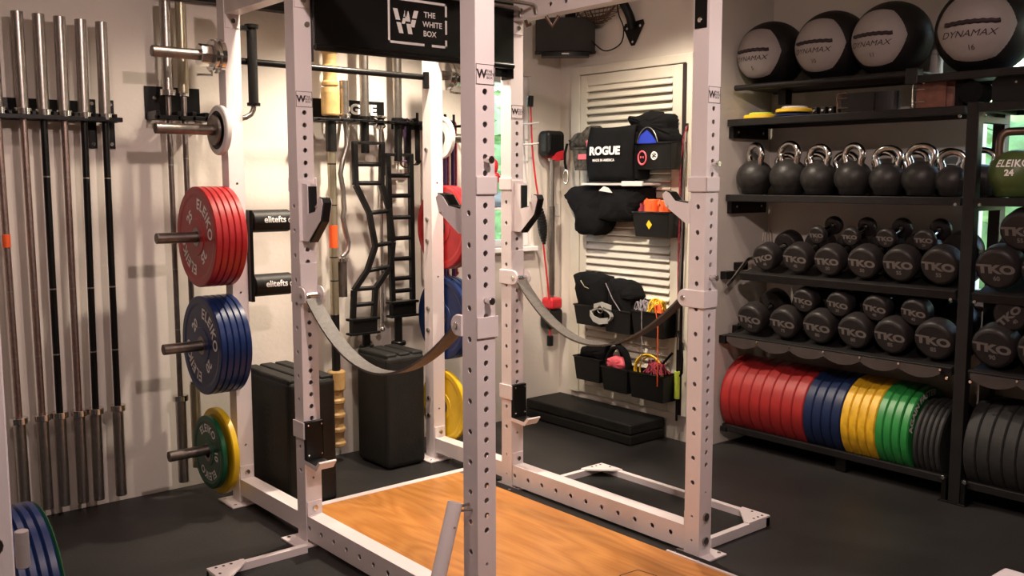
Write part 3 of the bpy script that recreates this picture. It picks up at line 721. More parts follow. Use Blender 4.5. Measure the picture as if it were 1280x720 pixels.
gripbar('multi_grip_bar','black cambered ladder-like grip bar, bent twice, hung below a chrome sleeve',2.745,2.31,1.66,L1,R1,[(1.60,1.60),(1.50,1.50),(1.34,1.35),(1.165,1.175),(1.03,1.045),(.935,.935),(.85,.85)],.70,.60,-.045)
L2=[(2.885,1.655),(2.905,.845)]; R2=[(3.036,1.655),(3.038,.845)]
gripbar('multi_grip_bar','straight black ladder-like grip bar next to the right rear post',2.955,2.31,1.62,L2,R2,[(z,z) for z in (1.54,1.43,1.31,1.195,1.08,.97,.90)],.765,.60)
t=thing('cable_bar',(2.84,ys,.68),'thin chrome rod with round head hung between the two black grip bars','bar')
MB().cyl((2.842,ys,1.79),(2.834,ys,.70),.010,n=12).build('rod',CHROME,t)
mb=MB().lathe([(.012,0),(.030,.012),(.030,.02),(.016,.035),(.016,.05),(.036,.06),(.036,.068),(.01,.075)],(2.842,ys,1.79),Z_,20); mb.build('rod_head',CHROME,t)
MB().sphere((2.833,ys,.695),.017,14,10).build('tip',CHROME,t)
# resistance bands
t=thing('band_peg_rack',(3.08,WR,1.84),'black wall pegs holding resistance bands behind the right rear post','hook')
mb=MB().box(2.98,3.42,WR-.012,WR-.001,1.80,1.85)
for x in (3.05,3.14,3.24,3.30,3.38): mb.cyl((x,WR-.001,1.825),(x,WR-.16,1.825),.008,n=10); mb.cyl((x,WR-.156,1.82),(x,WR-.156,1.885),.008,n=10)
mb.build('peg',BLACK,t)
for k,(x,mt,w,zl,nm,tk) in enumerate(((3.02,PURPLE,.020,1.62,'purple',.004),(3.035,BRONZE,.010,1.585,'tan',.003),(3.075,BLACK,.022,1.60,'black',.005),(3.225,ORANGE,.012,.98,'orange',.005),(3.275,BLUEB,.016,.95,'navy',.005),(3.32,PURPLE,.016,.92,'violet',.005),(3.36,MAROON,.014,.95,'maroon',.005))):
    y=WR-.05-.014*(k%3); r=.028; pts=[]
    for i in range(28):
        a=2*pi*i/28; cz=(1.835-r*.2 if sin(a)>0 else zl+r)
        pts.append((x+r*cos(a)*(1.3 if sin(a)<0 else 1),y,cz+r*sin(a)))
    mb=MB()
    pts.append(pts[0]); mb.ribbon(pts,Y_*w,tk)
    tag(mb.build('resistance_band',mt),f'{nm} looped resistance band hanging on the wall pegs by the right rear post','resistance band','resistance bands on wall pegs')

# ------------------------------------------------------------------ foam boxes and bench mats
def foam(name,x0,x1,y0,y1,h,label,sx=0):
    t=thing(name,((x0+x1)/2,(y0+y1)/2,0),label,'plyo box','black foam jump boxes on the floor')
    mb=MB().box(x0,x1,y0,y1,.002,h-.012); mb.build('foam_body',FOAM,t,.028,4)
    mb=MB()
    n=3; w=(x1-x0)/n
    if sx: 
        w=(y1-y0)/n
        for k in range(n): mb.box(x0+.012,x1-.012,y0+k*w+.006,y0+(k+1)*w-.006,h-.03,h)
    else:
        for k in range(n): mb.box(x0+k*w+.006,x0+(k+1)*w-.006,y0+.012,y1-.012,h-.03,h)
    mb.build('top_pad',FOAM,t,.010,3)
    return t
f1=foam('foam_box',1.960,2.205,3.905,4.40,.615,'tall black foam jump box behind the left middle upright')
f2=foam('foam_box',2.645,2.890,4.16,4.47,.615,'black foam jump box standing beside the right rear post')
MB().text('REPPER',.085,(1.960,4.13,.33),-Z_,-Y_,0,.015,off=.001).build('embossed_lettering',BLACKV,f1)
t=thing('folded_mat',(4.05,4.1,0),'two black foam slabs stacked flat along the hatch wall','mat')
for z0,z1 in ((.002,.062),(.064,.124)): MB().box(3.955,4.255,3.665,4.575,z0,z1).build('foam_slab',FOAM,t,.010,3)

# ------------------------------------------------------------------ hatch (door_1) on right wall
d=bpy.data.objects.new('door_1',None); C.objects.link(d); d.location=(XD,3.99,.15); struct(d)
mb=MB(); xo=XD-.028
for a,b,c,e in ((4.395,4.475,.155,2.215),(3.500,3.545,.155,2.215),(3.545,4.395,2.165,2.215)): mb.box(xo,XD-.001,a,b,c,e)
mb.build('door_frame',DOORW,d,.004)
mb=MB(); xi=XD-.022
for a,b,c,e in ((4.33,4.392,.16,2.16),(3.568,3.645,.16,2.16),(3.645,4.33,2.095,2.16),(3.645,4.33,.16,.21)): mb.box(xi,XD-.004,a,b,c,e)
mb.build('door_leaf',DOORW,d,.004)
mb=MB()
k=0; z=.215
while z<2.085:
    y0,y1=3.645,4.33
    for (xa,za),(xb,zb) in (((XD-.030,z),(XD-.006,z+.036)),): 
        mb.add([(xa,y0,za),(xa,y1,za),(xb,y1,zb),(xb,y0,zb),(xa+.003,y0,za-.006),(xa+.003,y1,za-.006),(xb+.003,y1,zb-.006),(xb+.003,y0,zb-.006)],[(0,1,2,3),(4,5,6,7),(0,1,5,4),(2,3,7,6),(0,3,7,4),(1,2,6,5)])
    z+=.0462
mb.build('louvre_slats',DOORW,d)
MB().box(XD-.003,XD-.001,3.645,4.33,.21,2.095).build('louvre_shade_backing',mat('painted_gap_shade',(.30,.27,.22),.8),d)  # sheet in a darkened wall tone, painting the shade between the slats
MB().box(XD-.030,XD-.002,3.536,3.566,.16,2.16).build('gap_shade_strip',PRINTD,d)  # solid dark strip standing in for the shade in the gap beside the leaf
mb=MB().box(xo-.004,xo,3.516,3.536,1.79,1.83); mb.box(xo-.004,xo,3.516,3.536,.55,.59); mb.build('latch',CHROME,d,.001)
# switch
t=thing('light_switch',(4.235,WR,1.28),'small white switch plate on the rear wall near the corner','switch')
MB().box(4.195,4.262,WR-.010,WR-.001,1.285,1.365).build('switch_plate',PALE,t,.003); MB().box(4.222,4.236,WR-.014,WR-.010,1.31,1.335).build('rocker',PALE,t,.001)

# wall organiser bins
def bin_(y0,y1,z0,z1,label,xf=4.115,depth=.125,mt=PLASTIC):
    """open tray: tapered, with rim; y0<y1"""
    t=thing('storage_bin',((xf+depth/2),(y0+y1)/2,z0),label,'storage bin','black storage bins on the louvred hatch')
    tp=.012; o=[(xf,y0),(xf+depth,y0),(xf+depth,y1),(xf,y1)]; b=[(xf+tp,y0+tp),(xf+depth,y0+tp),(xf+depth,y1-tp),(xf+tp,y1-tp)]
    wi=.004; oi=[(xf+wi,y0+wi),(xf+depth-wi,y0+wi),(xf+depth-wi,y1-wi),(xf+wi,y1-wi)]; bi=[(x+ (wi if x<xf+depth/2 else -wi),y+(wi if y<(y0+y1)/2 else -wi)) for x,y in b]
    vs=[(x,y,z1) for x,y in o]+[(x,y,z0) for x,y in b]+[(x,y,z1) for x,y in oi]+[(x,y,z0+.006) for x,y in bi]
    fs=[(i,(i+1)%4,(i+1)%4+4,i+4) for i in range(4)]+[(4,5,6,7)]+[(i+8,(i+1)%4+8,(i+1)%4+12,i+12) for i in range(4)]+[(12,13,14,15)]+[(i,(i+1)%4,(i+1)%4+8,i+8) for i in range(4)]
    MB().add(vs,fs).build('tray',mt,t,.003)
    mb=MB(); mb.tube([(xf-.002,y0-.002,z1-.004),(xf-.002,y1+.002,z1-.004),(xf+depth,y1+.002,z1-.004),(xf+depth,y0-.002,z1-.004)],.005,8,0,True); mb.build('rim',mt,t)
    return t
b1=bin_(4.06,4.30,.625,.750,'left bin of the upper storage row, holding the tall black wraps')
b2=bin_(3.825,4.045,.605,.745,'middle bin of the upper storage row, behind the pale belt')
b3=bin_(3.575,3.815,.610,.760,'right bin of the upper storage row, holding grey and yellow cords')
b4=bin_(4.075,4.30,.275,.425,'left bin of the lowest storage row, half hidden by the strap')
b5=bin_(3.845,4.060,.245,.395,'middle bin of the lowest storage row, holding pink straps')
b6=bin_(3.565,3.83,.240,.398,'right bin of the lowest storage row, holding yellow rings')
b7=bin_(3.545,3.815,1.190,1.335,'bin with small yellow emblem holding orange straps')
mb=MB().add([(4.117,3.690,1.235),(4.117,3.712,1.262),(4.114,3.690,1.289),(4.117,3.668,1.262)],[(0,1,2,3)]); mb.build('emblem',YELP,b7)
b8=bin_(3.535,3.835,1.575,1.725,'bin with a red oval badge and grey round badge below the dark cloth')
mb=MB(); mb.torus((4.120,3.752,1.640),X_,.03,.005,24,6)
for v in range(len(mb.v)): mb.v[v].z=1.640+(mb.v[v].z-1.640)*1.25
for yy in (3.743,3.761): mb.box(4.117,4.119,yy-.004,yy+.004,1.638,1.650)
mb.build('red_badge',PINK,b8)
mb=MB(); mb.torus((4.120,3.662,1.650),X_,.021,.004,20,6)
for a in range(6): mb.tube([(4.119,3.662+.008*cos(a),1.650+.008*sin(a)),(4.119,3.662+.02*cos(a*1.05),1.650+.02*sin(a*1.05))],.003,5)
mb.build('grey_badge',PRINT,b8)
b9=bin_(4.165,4.325,1.575,1.712,'grey bin with small pinkish tag left of the big lettered black pouch',mt=GREYC)
MB().box(4.117,4.119,4.20,4.275,1.640,1.672).build('tag',PINK,b9)

def soft(name,poly,x0,x1,mt,label,cat,bev=.015,group=None,bulge=.02,sub=1,seed=1):
    """cloth-like lump: polygon in the (y,z) plane with depth, bulged towards the room"""
    rnd=random.Random(seed); t=thing(name,((x0+x1)/2,sum(p[0] for p in poly)/len(poly),min(p[1] for p in poly)),label,cat,group)
    fine=[]
    for (a0,b0),(a1,b1) in zip(poly,poly[1:]+poly[:1]):
        for q in (0,.25,.5,.75):
            j=0 if q==0 else .0045
            fine.append((a0+(a1-a0)*q+rnd.uniform(-j,j),b0+(b1-b0)*q+rnd.uniform(-j,j)))
    poly=fine; sub=0
    n=len(poly); cy=sum(p[0] for p in poly)/n; cz=sum(p[1] for p in poly)/n
    vs=[];fs=[]
    rings=[(1.,x1),(1.0,x0+.018),(.93,x0+.003),(.70,x0-bulge*.5),(.35,x0-bulge)]
    for s,x in rings:
        for y,z in poly: vs.append((x+rnd.uniform(-.006,.006),cy+(y-cy)*s+rnd.uniform(-.003,.003),cz+(z-cz)*s))
    for k in range(len(rings)-1): fs+=[(k*n+i,k*n+(i+1)%n,(k+1)*n+(i+1)%n,(k+1)*n+i) for i in range(n)]
    fs.append(tuple(range(4*n,5*n))); fs.append(tuple(range(n)))
    return t,MB().add(vs,fs,0,True).build('cloth_body',mt,t,0,2,sub)
# lettered pouch
t=thing('fabric_pouch',(4.14,4.0,1.5),'large black fabric pouch with bold white ROGUE lettering on the louvred hatch'.replace('ROGUE ',''),'pouch')
vs=[];n=9;fs=[]
for j in range(n):
    f=j/(n-1); z=1.830-.325*f; y1=4.150+.012*sin(f*3); y0=3.795-.004*sin(f*5); x=4.100-.018*sin(pi*f)-.010*f
    for i in range(7):
        g=i/6; vs.append((x-.008*sin(pi*g)+(.12 if False else 0),y1+(y0-y1)*g,z-.010*sin(pi*g)*(1-f)))
for j in range(n-1):
    for i in range(6): a=j*7+i; fs.append((a,a+1,a+8,a+7))
m1=MB().add(vs,fs,0,True)
o=m1.build('front_panel',CLOTH,t); so=o.modifiers.new('Solidify','SOLIDIFY'); so.thickness=.02; so.offset=1
MB().box(4.095,4.235,3.86,4.135,1.515,1.80).build('pouch_body',CLOTH,t,.02,3)
MB().box(4.110,4.235,3.792,3.865,1.52,1.79).build('side_gusset',CLOTH,t,.012,3)
mb=MB(); 
def wp(p):
    f=(1.830-p.z)/.325; return V((4.0985-.018*sin(pi*f)-.010*f-.014,p.y,p.z))
mb.text('ROGUE',.064,(4.09,3.998,1.683),-Y_,Z_,0,.05,sx=1.15,warp=wp); mb.text('MADE IN AMERICA',.021,(4.09,4.005,1.630),-Y_,Z_,0,.03,warp=wp)
mb.build('lettering',PRINT,t)
# other soft goods
soft('black_garment',[(3.80,1.71),(3.84,1.80),(3.900,1.865),(3.895,1.885),(3.85,1.872),(3.78,1.895),(3.72,1.905),(3.67,1.885),(3.61,1.885),(3.585,1.85),(3.59,1.80),(3.56,1.76),(3.57,1.71)],4.14,4.235,CLOTH,'dark cloth bundled in the top right bin of the hatch','cloth',seed=3)
t=thing('blue_strap',(4.12,3.72,1.73),'bright blue plastic strap poking out above the badged bin','strap')
MB().add([(4.105,3.77,1.725),(4.105,3.64,1.725),(4.10,3.70,1.790),(4.10,3.745,1.765),(4.125,3.77,1.725),(4.125,3.64,1.725),(4.12,3.70,1.790),(4.12,3.745,1.765)],[(0,1,2,3),(4,5,6,7),(0,1,5,4),(1,2,6,5),(2,3,7,6),(3,0,4,7)]).build('strap_body',BLUEP,t,.004)
tag(MB().tube([(4.10,3.62+.09*(1-cos(a))*.5+.06*a/3,1.725+.085*sin(a)) for a in [pi*i/12 for i in range(13)]],.003,6).build('cord_loop',STEEL),'thin grey cord arched over the blue strap','cord')
soft('wrist_wraps',[(4.38,1.70),(4.395,1.76),(4.33,1.80),(4.26,1.81),(4.20,1.845),(4.165,1.80),(4.16,1.71),(4.25,1.70)],4.14,4.235,GREYC,'grey patterned wraps bundled in the top left bin of the hatch','wraps',seed=5,group=None)
soft('pink_strap',[(4.20,1.71),(4.215,1.75),(4.165,1.765),(4.16,1.71)],4.118,4.14,PINK,'small pink strap beside the big black pouch','strap',seed=6,bulge=.004)
t=thing('snap_hook_strap',(4.12,4.40,1.5),'hanging black strap ending in a steel snap hook, left of the pouches','strap')
MB().ribbon([(4.13,4.385,1.74),(4.12,4.395,1.68),(4.125,4.40,1.62),(4.12,4.385,1.585)],Y_*.010,.004).build('strap_body',CLOTH,t)
mb=MB().torus((4.12,4.385,1.535),X_,.022,.004,20,6)
for v in mb.v: v.z=1.535+(v.z-1.535)*1.9
mb.build('snap_hook',CHROME,t)
t=thing('wall_shelf_strip',(4.12,3.96,1.48),'narrow pale shelf strip under the big lettered pouch','shelf')
MB().box(4.09,4.235,3.71,4.215,1.484,1.497).build('strip',PALE,t,.002); MB().box(4.075,4.09,3.71,3.87,1.480,1.508).build('strip_lip',PALE,t,.002)
o1,_=soft('black_garment',[(4.428,1.42),(4.37,1.468),(4.30,1.480),(4.10,1.480),(4.05,1.44),(4.04,1.30),(4.09,1.205),(4.16,1.178),(4.29,1.182),(4.325,1.21),(4.33,1.30),(4.385,1.37)],4.13,4.235,CLOTH,'black cloth hanging under the pale shelf strip, wide at top and left','cloth',seed=8)
o2,_=soft('black_garment',[(4.12,1.478),(3.80,1.478),(3.745,1.47),(3.74,1.40),(3.80,1.34),(3.83,1.285),(3.94,1.268),(4.12,1.278)],4.12,4.235,CLOTH,'black cloth folded square under the pale strip, above the emblem bin','cloth',seed=9)
tag(MB().add([(4.092,4.07,1.452),(4.092,3.96,1.44),(4.092,3.99,1.468),(4.092,4.03,1.478),(4.096,4.07,1.452),(4.096,3.96,1.44),(4.096,3.99,1.468),(4.096,4.03,1.478)],[(0,1,2,3),(4,5,6,7),(0,1,5,4),(1,2,6,5),(2,3,7,6),(3,0,4,7)]).build('paper_tag',PALE),'small white tag on the folded black cloth','tag')
# orange straps etc
for k,(yy,zz,r,mt,lb) in enumerate(((3.775,1.345,.040,MAROON,'dark red rolled strap in the emblem bin'),(3.715,1.355,.045,ORANGE,'orange roll at the middle of the emblem bin'),(3.618,1.350,.036,ORANGE,'orange roll at the right end of the emblem bin'))):
    t=thing('strap_roll',(4.17,yy,1.20),lb,'strap roll','rolled straps in the emblem bin')
    mb=MB().lathe([(r*.3,0),(r*.9,0),(r,.005),(r,.075),(r*.9,.08)],(4.17,yy,zz-.03),Z_,24); mb.torus((4.17,yy,zz+.035),Z_,r*.7,.006,20,6); mb.build('roll',mt,t)
    MB().ribbon([(4.13,yy+r*.6,zz+.03),(4.125,yy,zz+.045),(4.13,yy-r*.6,zz+.01)],Z_*.012,.003).build('strap_end',mt,t)
# black wraps
soft('wrist_wraps',[(4.340,.925),(4.30,.945),(4.20,.948),(4.065,.930),(4.055,.74),(4.07,.70),(4.29,.70),(4.315,.82)],4.135,4.235,CLOTH,'tall dark open pouch standing in the left upper-row bin','pouch',seed=11)
soft('wrist_wraps',[(4.045,.90),(4.02,.925),(3.90,.915),(3.845,.895),(3.815,.83),(3.84,.80),(3.845,.70),(4.03,.70),(4.04,.80)],4.135,4.235,CLOTH,'dark rolled wrap standing in the middle upper-row bin','pouch',seed=12)
for a,b,c,e,lb in ((4.235,.90,4.165,.855,'short tan drawcord on the tall dark pouch'),(4.02,.90,3.90,.745,'thin dark cord across the rolled wrap')):
    tag(MB().tube([(4.108,a,b),(4.104,(a+c)/2,(b+e)/2-.01),(4.108,c,e)],.003,6).build('drawcord',OLIVE if c>4.1 else GREYY),lb,'cord')
t=thing('lifting_belt',(4.1,4.05,.65),'pale grey belt loop hooked over the upper-row bins','belt')
MB().ribbon([(4.10+.0*i,4.045+.085*cos(a),.705+.04*sin(a)) for i,a in enumerate([2*pi*k/20 for k in range(21)])],X_*.012,.008).build('belt_loop',GREYL,t)
MB().ribbon([(4.088,4.13,.71),(4.086,4.10,.68),(4.086,4.05,.668),(4.088,3.98,.68)],Z_*.018,.006).build('belt_strap',GREYL,t)
MB().ribbon([(4.09,4.10,.755),(4.085,4.03,.775),(4.09,3.955,.76)],Z_*.014,.006).build('belt_tail',GREYL,t)
mb=MB().torus((4.082,4.04,.742),X_,.022,.003,16,6); mb.build('buckle',STEEL,t)
rnd=random.Random(4)
def tangle(name,c,s,mt,label,cat,n,r,drop=None):
    t=thing(name,(c[0],c[1],c[2]-s[2]),label,cat)
    mb=MB()
    for k in range(n):
        p0=V((c[0]+rnd.uniform(-s[0],s[0]),c[1]+rnd.uniform(-s[1],s[1]),c[2]-s[2]*.6)); p3=V((c[0]+rnd.uniform(-s[0],s[0]),c[1]+rnd.uniform(-s[1],s[1]),c[2]-s[2]*.6))
        p1=V((c[0]+rnd.uniform(-s[0],s[0]),c[1]+rnd.uniform(-s[1],s[1])*1.1,c[2]+s[2]*rnd.uniform(.5,1.4))); p2=V((c[0]+rnd.uniform(-s[0],s[0]),c[1]+rnd.uniform(-s[1],s[1])*1.1,c[2]+s[2]*rnd.uniform(.5,1.4)))
        mb.tube([p0*(1-q)**3+p1*3*q*(1-q)**2+p2*3*q*q*(1-q)+p3*q**3 for q in [i/10 for i in range(11)]],r,6)
    if drop: mb.tube(drop,r*.8,6)
    mb.build('strands',mt,t); return t
tangle('cord_bundle',(4.165,3.765,.775),(.045,.055,.05),GREYY,'grey tangled cord bundle in the right upper-row bin','cord bundle',34,.004,[(4.11,3.73,.78),(4.105,3.725,.70),(4.108,3.722,.45)])
tangle('cord_bundle',(4.165,3.655,.79),(.045,.055,.055),YELP,'yellow cord bundle in the right upper-row bin','cord bundle',20,.004)
tangle('cord_bundle',(4.15,3.63,.775),(.035,.04,.05),ORANGE,'orange cord bundle trailing from the right upper-row bin','cord bundle',9,.0035,[(4.11,3.63,.80),(4.103,3.60,.70),(4.106,3.60,.34)])
tangle('mesh_bag',(4.17,3.66,.43),(.045,.075,.05),MAROON,'red netting heap in the right lowest bin','netting',40,.004)
for k,(rr,yo) in enumerate(((.098,0),(.09,.006),(.082,-.004))):
    tag(MB().torus((4.155+.012*k,3.715+yo,.405),X_*1.0+Y_*.12,rr,.0055,36,8).build('plastic_ring',YELP),f'yellow plastic ring in the right lowest bin, {ORD[k]} from the front','ring','yellow rings in the lowest bin')
soft('pink_strap',[(4.03,.40),(4.03,.44),(3.97,.465),(3.90,.455),(3.875,.41),(3.90,.385),(4.0,.385)],4.125,4.16,PINK,'pink bundle in the middle lowest bin','strap',seed=15,bulge=.006)
t=thing('black_loop_strap',(4.13,3.95,.38),'thick black loop standing in the middle lowest bin','strap')
MB().ribbon([(4.145,3.945+.088*cos(a),.385+.135*sin(a)) for a in [pi*k/16 for k in range(17)]],X_*.022,.014).build('loop',CLOTH,t)
t=thing('black_loop_strap',(4.17,4.02,.42),'black headband-like loop behind the sagging strap in the lowest row','strap')
MB().ribbon([(4.19,4.02+.075*cos(a),.44+.09*sin(a)) for a in [pi*k/16 for k in range(17)]],X_*.02,.010).build('loop',CLOTH,t)
soft('black_garment',[(4.29,.415),(4.28,.475),(4.20,.485),(4.12,.48),(4.09,.46),(4.09,.41)],4.15,4.235,CLOTH,'low dark bundle in the left lowest bin','cloth',seed=17)

# poles and cords beside the hatch
t=thing('walking_pole',(4.22,3.545,.12),'thin black pole with lime grip hung at the right edge of the hatch','pole')
MB().cyl((4.222,3.552,.13),(4.222,3.552,1.05),.007,n=10).build('pole_shaft',BLACK,t)
MB().cyl((4.222,3.552,.26),(4.222,3.552,.42),.016,n=14).build('lime_grip',LIME,t)
MB().cyl((4.222,3.552,.62),(4.222,3.552,.80),.014,n=14).build('dark_grip',PLASTIC,t)
tag(MB().tube([(4.20,3.53,.66),(4.19,3.50,.60),(4.19,3.49,.50),(4.20,3.50,.42),(4.21,3.52,.40)],.007,8).build('wrist_loop',CLOTH),'black wrist loop hanging beside the lime-gripped pole','strap')
tag(MB().tube([(4.235,3.60,.52),(4.205,3.64,.46),(4.20,3.68,.40)],.007,8).build('strap_tail',CLOTH),'short black strap tail slanting from the lime-gripped pole','strap')
tag(MB().tube([(4.235,3.525,1.81),(4.215,3.530,1.74),(4.215,3.55,1.62),(4.215,3.552,1.0),(4.218,3.545,.60)],.006,8).build('jump_rope',MAROON),'dark red cord hanging down the right edge of the hatch','cord')
tag(MB().tube([(4.235,3.53,1.81),(4.205,3.515,1.70),(4.205,3.52,1.40),(4.205,3.535,.9),(4.21,3.54,.55)],.0055,8).build('jump_rope',STEEL),'grey cable hanging down beside the dark red cord','cord')

# speaker, basket, bracket
t=thing('wall_speaker',(4.08,4.36,2.26),'dark grey rounded speaker mounted diagonally high in the room corner','speaker')
su=V((.735,-.678,0)); sn=V((-.678,-.735,0)); sc=V((4.083,4.357,0))   # width axis and facing direction
def spk(w,d0,bow,z0,z1,name,mts,bev,depth=.13,extra=None):
    pts=[(-w+2*w*i/14, d0+bow*sin(pi*i/14)) for i in range(15)]+[(w,d0-depth),(-w,d0-depth)]
    mb=MB().prism(pts,sc+Z_*z0,su,sn,V((0,0,z1-z0)))
    if extra: mb.obox(sc+sn*(d0+bow+.001)+Z_*(z0+z1)/2,su*.022,sn*.001,Z_*.004,1)
    mb.build(name,mts,t,bev)
spk(.180,.030,.030,2.288,2.488,'grille_body',SPEAK,.006)
spk(.145,.020,.025,2.262,2.287,'base_plinth',[PLASTIC,PRINT],.002,.10,True)
mb=MB().tube([sc-sn*.09+Z_*2.38,V((4.2,4.52,2.38))],.02,10); mb.build('wall_arm',PLASTIC,t)
t=thing('power_plug',(4.24,4.42,2.50),'small black plug above the wall speaker','plug')
MB().box(4.215,4.262,4.45,4.505,2.505,2.56).build('plug_body',PLASTIC,t,.006); MB().box(4.208,4.216,4.465,4.49,2.52,2.545).build('plug_pin_cap',PLASTIC,t,.002)
tag(MB().tube([V((4.20,4.46,2.53)),V((4.20,4.40,2.49)),V((4.19,4.34,2.555)),V((4.20,4.28,2.56)),V((4.21,4.25,2.50))],.004,6).build('power_cable',PLASTIC),'black cable curling above the wall speaker','cable')
def bez(P,n=16):
    out=[]
    for i in range(len(P)-1):
        p0=V(P[max(i-1,0)]);p1=V(P[i]);p2=V(P[i+1]);p3=V(P[min(i+2,len(P)-1)])
        for k in range(n):
            q=k/n; out.append(.5*((2*p1)+(p2-p0)*q+(2*p0-5*p1+4*p2-p3)*q*q+(3*p1-p0-3*p2+p3)*q**3))
    out.append(V(P[-1])); return out
tag(MB().tube(bez([(4.175,4.235,2.36),(4.19,4.15,2.29),(4.20,4.08,2.285),(4.20,4.0,2.32),(4.20,3.985,2.40),(4.20,4.03,2.50),(4.20,4.05,2.66)],8),.004,6).build('power_cable',PLASTIC),'black cable looping from the speaker up past the wire basket','cable')
t=thing('wire_basket',(4.17,4.16,2.42),'hanging wire mesh basket high on the hatch wall','basket')
mb=MB(); cy,cz,R=4.165,2.645,.205
for j in range(10):
    a=pi*j/10
    mb.tube([(4.18+.055*cos(a)*sin(b)*1.0,cy+R*sin(a)*sin(b)*1.0 if False else cy+R*cos(a+pi*0)*sin(b),cz-.20*cos(b)) for b in [-1.2+2.4*q/14 for q in range(15)]],.0022,5)
for zz in range(1,9):
    b=1.2*zz/8; z=cz-.20*cos(b); r=R*sin(b)
    mb.tube([(4.19+.055*sin(b)*sin(a),cy+r*cos(a),z) for a in [2*pi*q/24 for q in range(24)]],.0022,5,0,True)
for k in range(-6,7):
    mb.tube([(4.15,cy+.03*k+.12*q,cz-.02-.17*max(0,1-((.03*k+.12*q)/R)**2)**.5*(1-abs(q)*.15)) for q in [-1+i/6 for i in range(13)] if abs(.03*k+.12*q)<R*.98] or [(4.15,cy,cz),(4.15,cy,cz-.01)],.0018,5)
mb.build('wire_mesh',BRONZE,t)
t=thing('wall_mount_arm',(4.25,3.96,2.3),'black triangular wall bracket with upward arm above the hatch','bracket')
mb=MB().prism([(-.078,.065),(.062,.055),(.075,.035),(.012,-.070),(-.012,-.070),(-.085,.045)],(XD-.010,3.965,2.375),Y_,Z_,V((.009,0,0))); mb.build('wall_plate',BLACK,t,.004)
MB().tube(bez([(4.255,3.965,2.40),(4.235,3.965,2.46),(4.20,3.98,2.53),(4.15,4.00,2.60),(4.05,4.03,2.68)],6),.026,14).build('arm',BLACK,t)
mb=MB()
for a,b in ((-.058,.035),(.045,.028),(0,-.052)): mb.cyl((XD-.015,3.965+a,2.375+b),(XD-.010,3.965+a,2.375+b),.008,n=10)
mb.build('screw',CHROME,t)

# pole with red foot and red rope on rear wall
t=thing('long_handled_tool',(4.155,4.55,.44),'long silver-handled tool with black and red heads on the rear wall corner','tool')
yw=4.545
MB().box(4.065,4.222,yw-.05,yw+.05,1.665,1.825).build('upper_head',PLASTIC,t,.03,4)
mb=MB()
for k in range(6): mb.box(4.085+k*.021,4.092+k*.021,yw-.056,yw-.049,1.70,1.80)
mb.build('head_rib',BLACK,t,.001)
MB().prism([(4.125,1.64),(4.20,1.65),(4.205,1.70),(4.135,1.685)],(0,yw-.065,0),X_,Z_,V((0,.1,0))).build('red_latch',REDP,t,.006)
mb=MB().cyl((4.148,yw,1.655),(4.150,yw,.72),.0165,n=16); mb.cyl((4.148,yw,1.655),(4.148,yw,1.635),.03,n=16); mb.build('handle_tube',STEEL,t)
MB().cyl((4.150,yw,1.35),(4.150,yw,.78),.019,n=16).build('inner_tube',DARKSTEEL,t)
MB().box(4.10,4.20,yw-.055,yw+.05,.690,.765).build('red_foot',REDP,t,.02,3)
MB().box(4.085,4.215,yw-.045,yw+.05,.56,.692).build('lower_body',PLASTIC,t,.025,3)
t=thing('jump_rope',(3.99,4.5,.44),'red skipping rope with black handles hung beside the rear window','jump rope')
yr=4.52
MB().tube([(3.945,yr,1.98),(3.953,yr,1.80),(3.965,yr,1.66),(3.99,yr,1.50),(4.02,yr,1.37),(4.055,yr,1.10),(4.085,yr,.90),(4.112,yr,.70),(4.114,yr,.52)],.0058,8).build('rope',REDP,t)
MB().cyl((3.94,yr,1.965),(3.944,yr,2.03),.021,n=14).build('end_grip',PLASTIC,t)
MB().cyl((4.114,yr,.52),(4.114,yr,.455),.021,n=14).build('end_grip',PLASTIC,t)
mb=MB(); a=V((4.027,yr,1.355)); b=V((4.060,yr,1.11))
for k in range(14):
    p=a+(b-a)*(k/14); q=a+(b-a)*((k+.9)/14); r=.027*sin(pi*(k+1.5)/16)+.004; mb.cyl(p,q,r,r,n=14)
mb.build('ribbed_sleeve',PLASTIC,t)
MB().sphere((4.022,yr,1.375),.020,12,8).build('metal_ball',CHROME,t)
for z in (1.86,1.735): tag(MB().tube([(3.93,WR-.002,z),(3.93,4.50,z),(3.99,4.495,z+.008)],.0055,8).build('wall_hook',PALE),'small pale wall hook holding the red skipping rope, '+('upper' if z>1.8 else 'lower')+' one','hook')
# things on window ledge
t=thing('red_toy_figure',(3.68,4.56,1.5),'small red item standing high at the rear window','ornament')
MB().box(3.56,3.80,4.50,4.61,1.335,1.35).build('ledge',PALE,t,.002)
mb=MB().sphere((3.69,4.55,1.53),.035,14,10,0,(1,.7,1)); mb.build('red_body',REDP,t); mb=MB().sphere((3.685,4.55,1.60),.035,12,8,0,(.7,.5,1.2)); mb.build('red_top',REDP,t)
MB().cyl((3.69,4.55,1.35),(3.69,4.55,1.50),.01,n=10).build('stem',PALE,t)
t=thing('blue_roll',(3.67,4.54,1.35),'pale blue roll lying at the rear window','roll')
MB().cyl((3.60,4.54,1.397),(3.76,4.54,1.397),.045,n=24).build('roll_body',mat('pale_blue_foam',(.25,.38,.52),.7),t); MB().cyl((3.595,4.54,1.397),(3.60,4.54,1.397),.015,n=16).build('roll_core',PALE,t)

